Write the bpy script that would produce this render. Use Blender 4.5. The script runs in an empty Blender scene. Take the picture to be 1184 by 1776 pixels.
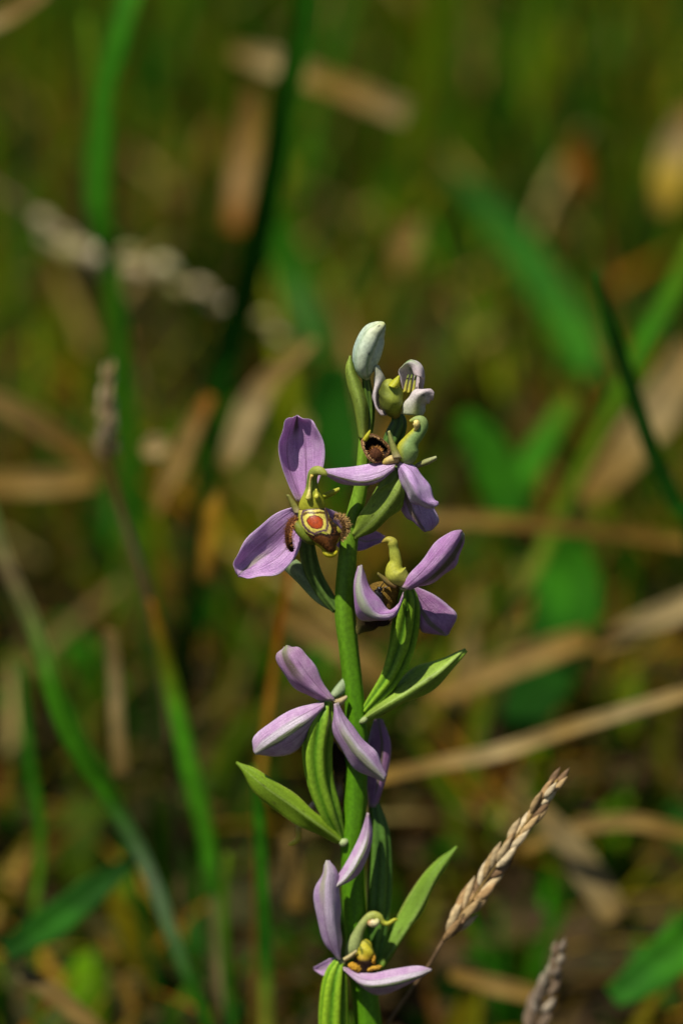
import bpy, math, random
import numpy as np
from mathutils import Vector, Matrix

random.seed(7)
rng = np.random.default_rng(11)
scene = bpy.context.scene
col = scene.collection

# ------------------------------------------------------------------ camera, sky, sun, exposure
PITCH = math.radians(24)          # the camera looks down on the meadow
DIST = 0.450                      # metres from lens to the flower in focus
FOCUS = Vector((0, 0, 0.180))     # that flower's height above the turf
FWD = Vector((0, math.cos(PITCH), -math.sin(PITCH)))
UPV = Vector((0, math.sin(PITCH), math.cos(PITCH)))
RGT = Vector((1, 0, 0))
CAM = FOCUS - FWD * DIST
MM = 178.0 / 1776.0 / 1000.0      # size of one photograph pixel at the focus distance, in metres

cam_data = bpy.data.cameras.new('camera')
cam = bpy.data.objects.new('camera', cam_data)
col.objects.link(cam)
cam.matrix_world = Matrix(((RGT.x, UPV.x, -FWD.x, CAM.x), (RGT.y, UPV.y, -FWD.y, CAM.y), (RGT.z, UPV.z, -FWD.z, CAM.z), (0, 0, 0, 1)))
cam_data.sensor_fit = 'VERTICAL'
cam_data.sensor_height = 36.0
cam_data.sensor_width = 24.0
cam_data.lens = 36.0 * DIST / (1776 * MM)
cam_data.clip_start = 0.01
cam_data.clip_end = 500
cam_data.dof.use_dof = True
cam_data.dof.focus_distance = DIST - 0.0035
cam_data.dof.aperture_fstop = cam_data.lens / 14.0
cam_data.dof.aperture_blades = 0
scene.camera = cam

SUN_EL, SUN_AZ = 68.0, 238.0      # azimuth clockwise from +Y: behind the camera, to its left
world = bpy.data.worlds.new('World'); scene.world = world; world.use_nodes = True
wn = world.node_tree
bg = wn.nodes['Background']
sky = wn.nodes.new('ShaderNodeTexSky'); sky.sky_type = 'NISHITA'; sky.sun_disc = False
sky.sun_elevation = math.radians(SUN_EL); sky.sun_rotation = math.radians(SUN_AZ)
wn.links.new(sky.outputs['Color'], bg.inputs['Color']); bg.inputs['Strength'].default_value = 0.05
sd = bpy.data.lights.new('sun', 'SUN'); sd.energy = 5.0; sd.angle = math.radians(0.5); sd.color = (1.0, 0.94, 0.84)
sun = bpy.data.objects.new('sun', sd); col.objects.link(sun)
az, el = math.radians(SUN_AZ), math.radians(SUN_EL)
to_sun = Vector((math.sin(az) * math.cos(el), math.cos(az) * math.cos(el), math.sin(el)))
sun.rotation_euler = (-to_sun).to_track_quat('-Z', 'Y').to_euler()
vs = scene.view_settings
vs.view_transform = 'Standard'; vs.look = 'None'; vs.gamma = 1; vs.use_curve_mapping = False
vs.exposure = 0.38

# ------------------------------------------------------------------ geometry helpers
cR, cU, cF, cC = (np.array(v) for v in (RGT, UPV, FWD, CAM))

def W(x, y, dz):
    """a point of the place: direction in the photograph and dz metres beyond the focused flower"""
    Z = DIST + dz
    s = Z / DIST * MM
    return cC + cF * Z + cR * ((x - 592) * s) + cU * ((888 - y) * s)

LEAN = 0.17                        # the stem recedes downwards by this much
HEAD = 0.0                         # how far a flower head nods forward of its stem
def P(x, y, d=0.0):
    return W(x, y, MM * (LEAN * (y - 850) + d + HEAD))

def cr(pts, n, closed=False):
    """Catmull-Rom resample"""
    p = np.array(pts, float)
    k = len(p)
    if closed:
        t = np.linspace(0, k, n, endpoint=False)
        i = np.floor(t).astype(int); f = (t - i)[:, None]
        a, b, c, d = p[(i - 1) % k], p[i % k], p[(i + 1) % k], p[(i + 2) % k]
    else:
        if k == 2:
            t = np.linspace(0, 1, n)[:, None]
            return p[0] * (1 - t) + p[1] * t
        q = np.vstack([2 * p[0] - p[1], p, 2 * p[-1] - p[-2]])
        t = np.linspace(0, k - 1, n)
        i = np.minimum(np.floor(t).astype(int), k - 2); f = (t - i)[:, None]
        a, b, c, d = q[i], q[i + 1], q[i + 2], q[i + 3]
    return 0.5 * (2 * b + (c - a) * f + (2 * a - 5 * b + 4 * c - d) * f ** 2 + (3 * b - a - 3 * c + d) * f ** 3)

ORG = {}
def link(name, verts, faces, mat, parent=None, puv=None, vcol=None, smooth=True):
    verts = np.asarray(verts, float)
    o0 = verts.mean(axis=0)
    me = bpy.data.meshes.new(name)
    me.from_pydata((verts - o0).tolist(), [], [list(map(int, f)) for f in faces])
    if smooth:
        me.polygons.foreach_set('use_smooth', [True] * len(me.polygons))
    if puv is not None:
        a = me.attributes.new('puv', 'FLOAT_VECTOR', 'POINT'); a.data.foreach_set('vector', np.asarray(puv, np.float32).ravel())
    if vcol is not None:
        c = np.ones((len(verts), 4), np.float32); c[:, :3] = vcol
        a = me.attributes.new('col', 'FLOAT_COLOR', 'POINT'); a.data.foreach_set('color', c.ravel())
    me.materials.append(mat)
    o = bpy.data.objects.new(name, me); col.objects.link(o)
    ORG[o] = o0
    if parent is not None:
        o.parent = parent; o.location = o0 - ORG[parent]
    else:
        o.location = o0
    return o

def empty(name, loc):
    o = bpy.data.objects.new(name, None); o.empty_display_size = 0.01
    col.objects.link(o); o.location = loc; ORG[o] = np.array(loc, float)
    return o

def tag(o, label, cat, group=None):
    o['label'] = label; o['category'] = cat
    if group: o['group'] = group
    return o

def surf3(name, L, M, R, mat, parent, n=44, m=22, thick=0.00022, paint=None, ripple=0.0, world=False, keel=0.0):
    """a leaf-like sheet through a left edge, a midline and a right edge, with real thickness"""
    conv = (lambda q: q) if world else (lambda q: np.array([P(*a) for a in q]))
    l, c, r = (cr(conv(q), n) for q in (L, M, R))
    v = np.linspace(-1, 1, m)[None, :, None]
    g = l[:, None] * (v * (v - 1) / 2) + c[:, None] * (1 - v * v) + r[:, None] * (v * (v + 1) / 2)
    if keel:
        av = np.sqrt(v * v + 0.006)
        sl = np.where(v < 0, l[:, None], r[:, None])
        kk = keel * np.interp(np.linspace(0, 1, n), [0, .15, .8, 1], [.3, 1, 1, .3])[:, None, None]
        g = g * (1 - kk) + kk * (c[:, None] * (1 - np.minimum(av, 1)) + sl * np.minimum(av, 1))
    du = np.gradient(g, axis=0); dv = np.gradient(g, axis=1)
    N = np.cross(du, dv); N /= (np.linalg.norm(N, axis=2, keepdims=True) + 1e-12)
    u = np.linspace(0, 1, n)
    if ripple:
        ph = rng.uniform(0, 6.28)
        g = g + N * (ripple * np.abs(v) ** 3 * np.sin(u * 17 + ph)[:, None, None] + 0.5 * ripple * np.sin(v * 5 + ph + u[:, None, None] * 6))
    e = (1 - np.abs(v) ** 6) * 0.8 + 0.2
    A = g + N * thick * 0.5 * e; B = g - N * thick * 0.5 * e
    verts = np.vstack([A.reshape(-1, 3), B.reshape(-1, 3)])
    idx = np.arange(n * m).reshape(n, m); off = n * m
    f = []
    for i in range(n - 1):
        for j in range(m - 1):
            a, b, c2, d = idx[i, j], idx[i, j + 1], idx[i + 1, j + 1], idx[i + 1, j]
            f.append((a, d, c2, b)); f.append((a + off, b + off, c2 + off, d + off))
    rim = list(idx[0, :]) + list(idx[1:, -1]) + list(idx[-1, -2::-1]) + list(idx[-2:0:-1, 0])
    for i in range(len(rim)):
        a, b = rim[i], rim[(i + 1) % len(rim)]
        f.append((a, b, b + off, a + off))
    U = np.repeat(u, m); V = np.tile(v.ravel(), n)
    # side 0 = the face turned to +N, side 1 = the other
    puv = np.vstack([np.c_[U, V, np.zeros(n * m)], np.c_[U, V, np.ones(n * m)]])
    vc = None
    if paint: vc = paint(puv[:, 0], puv[:, 1], puv[:, 2])
    return link(name, verts, f, mat, parent, puv, vc)

def tube(name, path, mat, parent, n=40, m=24, ribs=0, ribamp=0.0, twist=0.0, paint=None, flat=1.0, world=False, bump=0.0):
    """a tapering tube: path of (x, y, d, r) in photograph units, or (X, Y, Z, r) in metres"""
    q = np.array(path, float)
    pts = q[:, :3] if world else np.array([P(*a[:3]) for a in q])
    rad = q[:, 3:4] * (1.0 if world else MM)
    c = cr(pts, n); r = np.maximum(cr(np.hstack([rad, rad, rad]), n)[:, 0], 1e-6)
    T = np.gradient(c, axis=0); T /= np.linalg.norm(T, axis=1, keepdims=True) + 1e-12
    ref = -cF
    S = np.cross(T, ref); S /= np.linalg.norm(S, axis=1, keepdims=True) + 1e-12
    Bn = np.cross(S, T)
    th = np.linspace(0, 2 * math.pi, m, endpoint=False)
    u = np.linspace(0, 1, n)
    rr = np.ones((n, m))
    if ribs: rr = 1 + ribamp * (np.abs(np.cos(ribs / 2 * (th[None, :] + twist * u[:, None]))) * 2 - 1.2)
    if bump: rr = rr * (1 + bump * np.sin(u[:, None] * 9 + 2 * th[None, :]) + bump * np.sin(u[:, None] * 23 - 3 * th[None, :] + 1))
    R3 = r[:, None] * rr
    g = c[:, None] + S[:, None] * (np.cos(th)[None, :, None] * R3[..., None]) + Bn[:, None] * (np.sin(th)[None, :, None] * R3[..., None] * flat)
    verts = np.vstack([g.reshape(-1, 3), c[:1], c[-1:]])
    f = []
    for i in range(n - 1):
        for j in range(m):
            k = (j + 1) % m
            f.append((i * m + j, i * m + k, (i + 1) * m + k, (i + 1) * m + j))
    a, b = n * m, n * m + 1
    for j in range(m):
        k = (j + 1) % m
        f.append((a, k, j)); f.append((b, (n - 1) * m + j, (n - 1) * m + k))
    U = np.r_[np.repeat(u, m), 0, 1]; V = np.r_[np.tile(th, n), 0, 0]
    G = np.r_[rr.ravel(), 1, 1]
    puv = np.c_[U, V, G]
    vc = paint(U, V, G) if paint else None
    return link(name, verts, f, mat, parent, puv, vc)

def bowl(name, outline, mat, parent, prof, paint, n=48):
    """rings of a closed outline scaled about a centre: prof = (scale, depth offset, centre dx, centre dy)"""
    o = np.array(outline, float)
    c = o.mean(axis=0)
    rg = cr(o, n, True)
    verts, U = [], []
    for k, (s, dd, dx, dy) in enumerate(prof):
        q = c + (rg - c) * s
        for (x, y, d) in q:
            verts.append(P(x + dx, y + dy, d + dd)); U.append(k)
    f = []
    for k in range(len(prof) - 1):
        for j in range(n):
            j2 = (j + 1) % n
            f.append((k * n + j, k * n + j2, (k + 1) * n + j2, (k + 1) * n + j))
    k = len(prof) - 1
    verts.append(np.mean(verts[k * n:], axis=0)); U.append(k)
    for j in range(n):
        f.append((k * n + j, k * n + (j + 1) % n, len(verts) - 1))
    U = np.array(U, float) / k
    return link(name, verts, f, mat, parent, np.c_[U, U, U], paint(U, None, None))

def hairs(name, pts, dirs, length, mat, parent, vcol, r=0.00005):
    """short stiff hairs as three-sided spikes joined in one sub-part"""
    verts, f, cc = [], [], []
    for p, d in zip(pts, dirs):
        d = np.array(d, float) + rng.normal(0, 0.3, 3); d /= np.linalg.norm(d)
        a = np.cross(d, cF + 0.01); a /= np.linalg.norm(a); b = np.cross(d, a)
        ln = length * rng.uniform(0.6, 1.25)
        k = len(verts)
        for t in range(3):
            w = 2 * math.pi * t / 3
            verts.append(p - d * ln * 0.2 + r * (a * math.cos(w) + b * math.sin(w)))
        verts.append(p + d * ln)
        f += [(k, k + 1, k + 3), (k + 1, k + 2, k + 3), (k + 2, k, k + 3)]
        s = rng.uniform(0.6, 1.4)
        cc += [np.array(vcol) * s] * 4
    o = link(name, verts, f, mat, parent, vcol=np.clip(np.array(cc), 0, 1), smooth=False)
    o['kind'] = 'stuff'
    return o

# ------------------------------------------------------------------ materials
def new_mat(name):
    m = bpy.data.materials.new(name); m.use_nodes = True
    nt = m.node_tree; nt.nodes.clear()
    out = nt.nodes.new('ShaderNodeOutputMaterial')
    return m, nt, out

def nd(nt, t, **kw):
    n = nt.nodes.new(t)
    for k, v in kw.items():
        if k.startswith('i_'): n.inputs[k[2:].replace('_', ' ')].default_value = v
        else: setattr(n, k, v)
    return n

def mathn(nt, op, a, b=None, c=None, clamp=False):
    n = nt.nodes.new('ShaderNodeMath'); n.operation = op; n.use_clamp = clamp
    for i, x in enumerate((a, b, c)):
        if x is None: continue
        if isinstance(x, (int, float)): n.inputs[i].default_value = x
        else: nt.links.new(x, n.inputs[i])
    return n.outputs[0]

def mixc(nt, fac, a, b, mode='MIX'):
    n = nt.nodes.new('ShaderNodeMix'); n.data_type = 'RGBA'; n.blend_type = mode
    for i, x in ((0, fac), (6, a), (7, b)):
        if isinstance(x, (int, float)): n.inputs[i].default_value = x
        elif isinstance(x, tuple): n.inputs[i].default_value = (*x, 1)
        else: nt.links.new(x, n.inputs[i])
    return n.outputs[2]

def ramp(nt, x, lo, hi, a=0.0, b=1.0):
    n = nt.nodes.new('ShaderNodeMapRange'); n.interpolation_type = 'SMOOTHSTEP'
    nt.links.new(x, n.inputs[0])
    for i, v in enumerate((lo, hi, a, b)): n.inputs[i + 1].default_value = v
    return n.outputs[0]

def tissue_out(nt, out, color, rough, transl, spec=0.4, bump_scale=9000, bump=0.15, sheen=0.0, coat=0.0, extra=None):
    co = nd(nt, 'ShaderNodeTexCoord')
    no = nd(nt, 'ShaderNodeTexNoise'); no.inputs['Scale'].default_value = bump_scale; no.inputs['Detail'].default_value = 3
    nt.links.new(co.outputs['Object'], no.inputs['Vector'])
    bp = nd(nt, 'ShaderNodeBump'); bp.inputs['Strength'].default_value = bump; bp.inputs['Distance'].default_value = 0.0002
    hgt = no.outputs['Fac'] if extra is None else mathn(nt, 'MULTIPLY_ADD', extra, 2.5, no.outputs['Fac'])
    nt.links.new(hgt, bp.inputs['Height'])
    pr = nd(nt, 'ShaderNodeBsdfPrincipled')
    pr.inputs['Roughness'].default_value = rough; pr.inputs['Specular IOR Level'].default_value = spec
    pr.inputs['Sheen Weight'].default_value = sheen
    pr.inputs['Coat Weight'].default_value = coat
    nt.links.new(color, pr.inputs['Base Color']); nt.links.new(bp.outputs[0], pr.inputs['Normal'])
    if transl > 0:
        tr = nd(nt, 'ShaderNodeBsdfTranslucent'); nt.links.new(color, tr.inputs['Color'])
        mx = nd(nt, 'ShaderNodeMixShader'); mx.inputs[0].default_value = transl
        nt.links.new(pr.outputs[0], mx.inputs[1]); nt.links.new(tr.outputs[0], mx.inputs[2])
        nt.links.new(mx.outputs[0], out.inputs[0])
    else:
        nt.links.new(pr.outputs[0], out.inputs[0])

def noise_fac(nt, scale, detail=3, vec=None):
    no = nd(nt, 'ShaderNodeTexNoise'); no.inputs['Scale'].default_value = scale; no.inputs['Detail'].default_value = detail
    if vec is None:
        vec = nd(nt, 'ShaderNodeTexCoord').outputs['Object']
    nt.links.new(vec, no.inputs['Vector'])
    return no.outputs['Fac']

def sepal_mat(name, base=(0.48, 0.26, 0.60), pale=(0.66, 0.50, 0.72), green=(0.30, 0.36, 0.13), v0=0.0, width=0.16, tip=0.25, rib=0.8, ustart=0.0, transl=0.3, pale_lit=None, tipc=None):
    """lilac sepal: long veins, a green midrib, whitish plane beside it (pale tissue and painted sunlight), greenish tip and paler margin"""
    m, nt, out = new_mat(name)
    at = nd(nt, 'ShaderNodeAttribute', attribute_name='puv')
    sp = nd(nt, 'ShaderNodeSeparateXYZ'); nt.links.new(at.outputs['Vector'], sp.inputs[0])
    u, v = sp.outputs[0], sp.outputs[1]
    cv = nd(nt, 'ShaderNodeCombineXYZ'); nt.links.new(mathn(nt, 'MULTIPLY', u, 1.6), cv.inputs[0]); nt.links.new(mathn(nt, 'MULTIPLY', v, 8.0), cv.inputs[1])
    veins = noise_fac(nt, 2.2, 5, cv.outputs[0])
    cloud = noise_fac(nt, 450, 3); speck = noise_fac(nt, 4200, 2)
    c = mixc(nt, ramp(nt, veins, 0.3, 0.72), tuple(x * k for x, k in zip(base, (0.74, 0.66, 0.78))), base)
    c = mixc(nt, ramp(nt, cloud, 0.35, 0.72, 0, 0.5), c, pale)
    av = mathn(nt, 'ABSOLUTE', v)
    wob = mathn(nt, 'MULTIPLY', mathn(nt, 'SUBTRACT', cloud, 0.5), 0.16)
    vw = mathn(nt, 'ADD', v, wob)
    if pale_lit:  # whitish strip; on folded sepals it paints in a sunlit plane
        db = mathn(nt, 'ABSOLUTE', mathn(nt, 'SUBTRACT', vw, pale_lit[0]))
        c = mixc(nt, mathn(nt, 'MULTIPLY', ramp(nt, db, pale_lit[1] * 0.6, pale_lit[1] * 1.15, pale_lit[2], 0.0), ramp(nt, u, 0.08, 0.35)), c, (0.70, 0.64, 0.70))
    dv = mathn(nt, 'ABSOLUTE', mathn(nt, 'SUBTRACT', vw, v0))
    dl = mathn(nt, 'ABSOLUTE', mathn(nt, 'SUBTRACT', av, 0.42))
    c = mixc(nt, mathn(nt, 'MULTIPLY', ramp(nt, dl, 0.0, 0.06, 0.75, 0.0), ramp(nt, u, 0.05, 0.75, 1.0, 0.0)), c, (0.14, 0.05, 0.12))
    ribf = mathn(nt, 'MULTIPLY', ramp(nt, dv, width * 0.35, width, 1.0, 0.0), ramp(nt, u, ustart, ustart + 0.3, 0.0, rib))
    ribf = mathn(nt, 'MULTIPLY', ribf, ramp(nt, speck, 0.3, 0.62, 0.72, 1.0))
    c = mixc(nt, ribf, c, green)
    tc = tipc or tuple(0.5 * (a + b) for a, b in zip(green, pale))
    tipf = mathn(nt, 'MULTIPLY', ramp(nt, u, 1 - tip, 1.0, 0.0, 0.75), ramp(nt, dv, 0.2, 0.9, 1.0, 0.25))
    c = mixc(nt, tipf, c, tc)
    c = mixc(nt, ramp(nt, av, 0.86, 1.0, 0, 0.5), c, (0.76, 0.64, 0.80))
    c = mixc(nt, ramp(nt, u, 0.0, 0.07, 0.5, 0.0), c, (0.48, 0.44, 0.28))
    k = ramp(nt, speck, 0.3, 0.7, 0.88, 1.1)
    cc = nd(nt, 'ShaderNodeCombineColor')
    for i in range(3): nt.links.new(k, cc.inputs[i])
    c = mixc(nt, 1.0, c, cc.outputs[0], 'MULTIPLY')
    tissue_out(nt, out, c, 0.40, transl, 0.35, 5000, 0.7, extra=veins)
    return m

def painted_mat(name, rough=0.45, transl=0.2, var=0.25, nscale=700, bump=0.25, bscale=6000, spec=0.4, sheen=0.0, coat=0.0):
    m, nt, out = new_mat(name)
    at = nd(nt, 'ShaderNodeAttribute', attribute_name='col')
    f = noise_fac(nt, nscale, 4)
    k = ramp(nt, f, 0.3, 0.72, 1 - var, 1 + var)
    cc = nd(nt, 'ShaderNodeCombineColor')
    for i in range(3): nt.links.new(k, cc.inputs[i])
    c = mixc(nt, 1.0, at.outputs['Color'], cc.outputs[0], 'MULTIPLY')
    tissue_out(nt, out, c, rough, transl, spec, bscale, bump, sheen, coat)
    return m

M = {}
M['tissue'] = painted_mat('plant_tissue', 0.45, 0.28, 0.14, 2600, 0.3, 8000, 0.22)
M['flesh'] = painted_mat('ovary_flesh', 0.45, 0.08, 0.16, 1600, 0.2, 7000, 0.25)
M['velvet'] = painted_mat('lip_velvet', 0.8, 0.0, 0.5, 4500, 0.8, 9000, 0.12)
M['gloss'] = painted_mat('lip_gloss', 0.36, 0.0, 0.25, 2500, 0.3, 6000, 0.35)
M['husk'] = painted_mat('dry_husk', 0.6, 0.12, 0.3, 900, 0.4, 3000, 0.3)
M['blade'] = painted_mat('grass_blade_skin', 0.6, 0.35, 0.25, 160, 0.25, 1500, 0.05)
M['turf'] = painted_mat('turf_blade_skin', 0.6, 0.35, 0.2, 90, 0.0, 1000, 0.05)
M['insect'] = painted_mat('insect_shell', 0.3, 0.0, 0.2, 2000, 0.2, 6000, 0.5)
M['sepal_front'] = sepal_mat('sepal_inner_face', (0.69, 0.40, 0.72), (0.82, 0.60, 0.83), (0.09, 0.08, 0.03), 0.0, 0.26, 0.03, 0.9, 0.42, 0.4)
M['sepal_left'] = sepal_mat('sepal_inner_pale', (0.71, 0.43, 0.75), (0.84, 0.62, 0.86), (0.42, 0.38, 0.28), 0.0, 0.14, 0.05, 0.85, 0.25, 0.4)
M['sepal_back'] = sepal_mat('sepal_outer_face', (0.62, 0.40, 0.62), (0.78, 0.63, 0.75), (0.16, 0.23, 0.06), 0.04, 0.17, 0.25, 0.95, 0.05, 0.3, (-0.26, 0.24, 0.85))
M['sepal_back2'] = sepal_mat('sepal_outer_broad_rib', (0.62, 0.40, 0.64), (0.78, 0.63, 0.76), (0.30, 0.36, 0.15), -0.02, 0.34, 0.25, 0.8, 0.12, 0.3, (0.25, 0.2, 0.6))
M['sepal_top'] = sepal_mat('sepal_outer_dark_rib', (0.56, 0.32, 0.54), (0.70, 0.52, 0.66), (0.12, 0.10, 0.04), -0.1, 0.36, 0.42, 0.9, 0.2, 0.3, None, (0.36, 0.42, 0.20))
M['sepal_band'] = sepal_mat('sepal_outer_banded', (0.55, 0.28, 0.57), (0.70, 0.50, 0.72), (0.12, 0.13, 0.035), 0.50, 0.30, 0.14, 0.95, 0.0, 0.3, None, (0.50, 0.54, 0.36))
M['sepal_shade'] = sepal_mat('sepal_outer_shaded', (0.42, 0.20, 0.40), (0.56, 0.36, 0.52), (0.14, 0.14, 0.04), 0.0, 0.2, 0.2, 0.85, 0.0)  # darker sepal copy: shade on the rear sepals is painted into its colour
M['sepal_cup'] = sepal_mat('sepal_cupped', (0.56, 0.29, 0.60), (0.74, 0.58, 0.74), (0.30, 0.38, 0.19), 0.05, 0.42, 0.3, 0.85, 0.2, 0.3, (-0.2, 0.2, 0.5))
M['sepal_fold'] = sepal_mat('sepal_folded', (0.68, 0.45, 0.76), (0.82, 0.68, 0.86), (0.40, 0.44, 0.26), -0.1, 0.1, 0.08, 0.3, 0.5, 0.3, (-0.45, 0.4, 0.8))

def flat(c):
    c = np.array(c, float)
    return lambda u, v, s: np.tile(c, (len(u), 1))
def along(stops):
    us = np.array([s[0] for s in stops]); cs = np.array([s[1] for s in stops], float)
    return lambda u, v, s: np.stack([np.interp(u, us, cs[:, k]) for k in range(3)], 1)
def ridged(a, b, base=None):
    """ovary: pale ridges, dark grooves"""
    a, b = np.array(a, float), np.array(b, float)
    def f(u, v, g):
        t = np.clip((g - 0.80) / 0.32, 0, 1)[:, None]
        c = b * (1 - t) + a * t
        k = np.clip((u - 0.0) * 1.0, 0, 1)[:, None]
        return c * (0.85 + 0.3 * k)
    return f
def leafy(mid, edge, keel=(0.33, 0.40, 0.14)):
    mid, edge, keel = (np.array(x, float) for x in (mid, edge, keel))
    def f(u, v, s):
        t = np.abs(v)[:, None] ** 2
        c = mid * (1 - t) + edge * t
        k = np.exp(-(v / 0.06) ** 2)[:, None] * 0.35
        c = c * (1 - k) + keel * k
        vein = (0.5 + 0.5 * np.sin(v * 34 + 2 * u))[:, None]
        e = np.clip((np.abs(v)[:, None] - 0.9) / 0.1, 0, 1) * 0.5
        c = c * (0.9 + 0.14 * vein)
        c = c * (1 - e) + np.array((0.45, 0.46, 0.12)) * e
        c = c * (1 + 0.22 * np.sin(u * 9 + 3 * v + keel[0] * 40) * np.sin(v * 4 - 5 * u))[:, None]
        for _ in range(7):
            su, sv, sr = rng.uniform(0.2, 0.9), rng.uniform(-0.7, 0.7), rng.uniform(0.008, 0.02)
            k = np.exp(-((u - su) / sr) ** 2 - ((v - sv) / (sr * 3.2)) ** 2)[:, None] * 0.8
            c = c * (1 - k) + np.array((0.05, 0.035, 0.015)) * k
        return c
    return f

# ------------------------------------------------------------------ ground
def grid_ground():
    xs = np.concatenate([[-200, -60, -20, -8, -4], np.linspace(-2, 2, 61), [4, 8, 20, 60, 200]])
    ys = np.concatenate([[-200, -60, -20, -8, -4], np.linspace(-1.2, 3.6, 73), [6, 9, 20, 60, 200]])
    X, Y = np.meshgrid(xs, ys)
    Zh = 0.006 * np.sin(X * 9 + 1) * np.cos(Y * 7) + 0.004 * np.sin(X * 23 + Y * 17)
    Zh[(np.abs(X) > 3)] = 0; Zh = Zh - 0.012
    v = np.stack([X, Y, Zh], 2).reshape(-1, 3)
    nx, ny = len(xs), len(ys)
    f = [(j * nx + i, j * nx + i + 1, (j + 1) * nx + i + 1, (j + 1) * nx + i) for j in range(ny - 1) for i in range(nx - 1)]
    m, nt, out = new_mat('soil_and_moss')
    co = nd(nt, 'ShaderNodeTexCoord').outputs['Object']
    a = noise_fac(nt, 22, 6, co); b = noise_fac(nt, 260, 4, co); c0 = noise_fac(nt, 6, 3, co)
    c = mixc(nt, ramp(nt, a, 0.35, 0.65), (0.020, 0.012, 0.004), (0.05, 0.03, 0.008))
    c = mixc(nt, ramp(nt, c0, 0.45, 0.62, 0, 0.7), c, (0.02, 0.028, 0.003))
    c = mixc(nt, ramp(nt, b, 0.55, 0.7, 0, 0.6), c, (0.09, 0.055, 0.018))
    tissue_out(nt, out, c, 0.9, 0, 0.2, 300, 0.8)
    o = link('ground', v, f, m); o['kind'] = 'structure'
    return o
grid_ground()

# ------------------------------------------------------------------ turf that nobody could count
def project(p):
    q = np.asarray(p) - cC
    Z = q @ cF
    return 592 + (q @ cR) * DIST / Z / MM, 888 - (q @ cU) * DIST / Z / MM, Z - DIST

def turf(name, label, cat, N, hfun, wrange, palette, weights, lean, yr=(-0.5, 2.9), xr=0.75, seg=5, lift=0.0, near_clear=0.0, bent=1.0, power=1.0):
    y = yr[0] + (yr[1] - yr[0]) * rng.random(N) ** power
    x = rng.uniform(-1, 1, N) * np.where(y > 0, np.minimum(xr, 0.28 + 0.3 * y), 0.35)
    keep = np.hypot(x, y) > near_clear
    x, y = x[keep], y[keep]; N = len(x)
    h = hfun(y) * rng.uniform(0.45, 1.0, N)
    a = rng.uniform(0, 2 * math.pi, N)
    ln = rng.uniform(lean[0], lean[1], N)            # final lean angle from upright
    w = rng.uniform(*wrange, N)
    fa = a + rng.normal(0, 0.5, N) + math.pi / 2
    t = np.linspace(0, 1, seg)
    cum = np.zeros((N, seg, 3)); cur = np.zeros((N, 3)); cur[:, 2] = lift * rng.random(N)
    cum[:, 0] = cur
    for k in range(1, seg):
        ang = ln * (0.25 + 0.75 * t[k] ** bent)
        st = h / (seg - 1)
        cur = cur + np.stack([np.cos(a) * np.sin(ang) * st, np.sin(a) * np.sin(ang) * st, np.cos(ang) * st], 1)
        cum[:, k] = cur
    cum[:, :, 2] = np.maximum(cum[:, :, 2], 0.001)
    base = np.stack([x, y, np.full(N, -0.012)], 1)
    cum = cum + base[:, None]
    prof = np.interp(t, [0, 0.35, 0.75, 1], [0.75, 1.0, 0.7, 0.06])
    side = np.stack([np.cos(fa), np.sin(fa), 0.25 * np.sin(fa * 3)], 1)
    hw = (w / 2)[:, None, None] * prof[None, :, None] * side[:, None]
    v = np.stack([cum - hw, cum + hw], 2).reshape(-1, 3)
    b = (np.arange(N) * seg * 2)[:, None]
    k = np.arange(seg - 1) * 2
    q = np.stack([k, k + 1, k + 3, k + 2], 1)
    f = (b[:, None] + q[None]).reshape(-1, 4)
    pal = np.array(palette, float)
    ci = rng.choice(len(pal), N, p=np.array(weights) / sum(weights))
    pt = np.sin(x * 61 + 2 * np.sin(y * 23)) * np.sin(y * 37 + 1.5 * np.sin(x * 31)) + 0.7 * np.sin(x * 27 + y * 19 + 2)
    c = 0.70 * pal[ci] * (0.92 + 0.6 * np.clip(pt, -1.35, 1.35))[:, None] * rng.uniform(0.65, 1.35, (N, 1)) * rng.uniform(0.92, 1.08, (N, 3))
    c = np.repeat(c, seg * 2, 0)
    me = bpy.data.meshes.new(name)
    me.vertices.add(len(v)); me.vertices.foreach_set('co', v.ravel())
    me.loops.add(len(f) * 4); me.loops.foreach_set('vertex_index', f.ravel())
    me.polygons.add(len(f)); me.polygons.foreach_set('loop_start', np.arange(len(f)) * 4)
    me.polygons.foreach_set('use_smooth', np.ones(len(f), bool))
    me.update(calc_edges=True)
    at = me.attributes.new('col', 'FLOAT_COLOR', 'POINT')
    at.data.foreach_set('color', np.c_[c, np.ones(len(c))].astype(np.float32).ravel())
    me.materials.append(M['turf'])
    o = bpy.data.objects.new(name, me); col.objects.link(o)
    o['kind'] = 'stuff'; tag(o, label, cat)
    return o

GREENS = [(0.035, 0.18, 0.003), (0.10, 0.21, 0.003), (0.17, 0.20, 0.003), (0.02, 0.11, 0.003), (0.22, 0.19, 0.004)]
STRAWS = [(0.30, 0.20, 0.04), (0.26, 0.15, 0.010), (0.22, 0.09, 0.004), (0.36, 0.26, 0.08), (0.17, 0.14, 0.004)]
BROWNS = [(0.045, 0.022, 0.003), (0.08, 0.036, 0.004), (0.03, 0.024, 0.003), (0.09, 0.06, 0.005)]
tall = lambda y: np.clip(np.interp(y, [-0.5, 0.05, 0.16, 0.45, 0.9, 3], [0.045, 0.03, 0.05, 0.10, 0.14, 0.16]), 0, 1)
low = lambda y: np.clip(np.interp(y, [-0.5, 0.1, 0.3, 3], [0.05, 0.04, 0.07, 0.10]), 0, 1)
turf('meadow_grass', 'blurred green grass of the meadow turf behind the orchid', 'grass', 12500, tall, (0.0018, 0.0052), GREENS, [5, 4, 3, 4, 2], (0.1, 1.2), near_clear=0.02)
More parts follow.
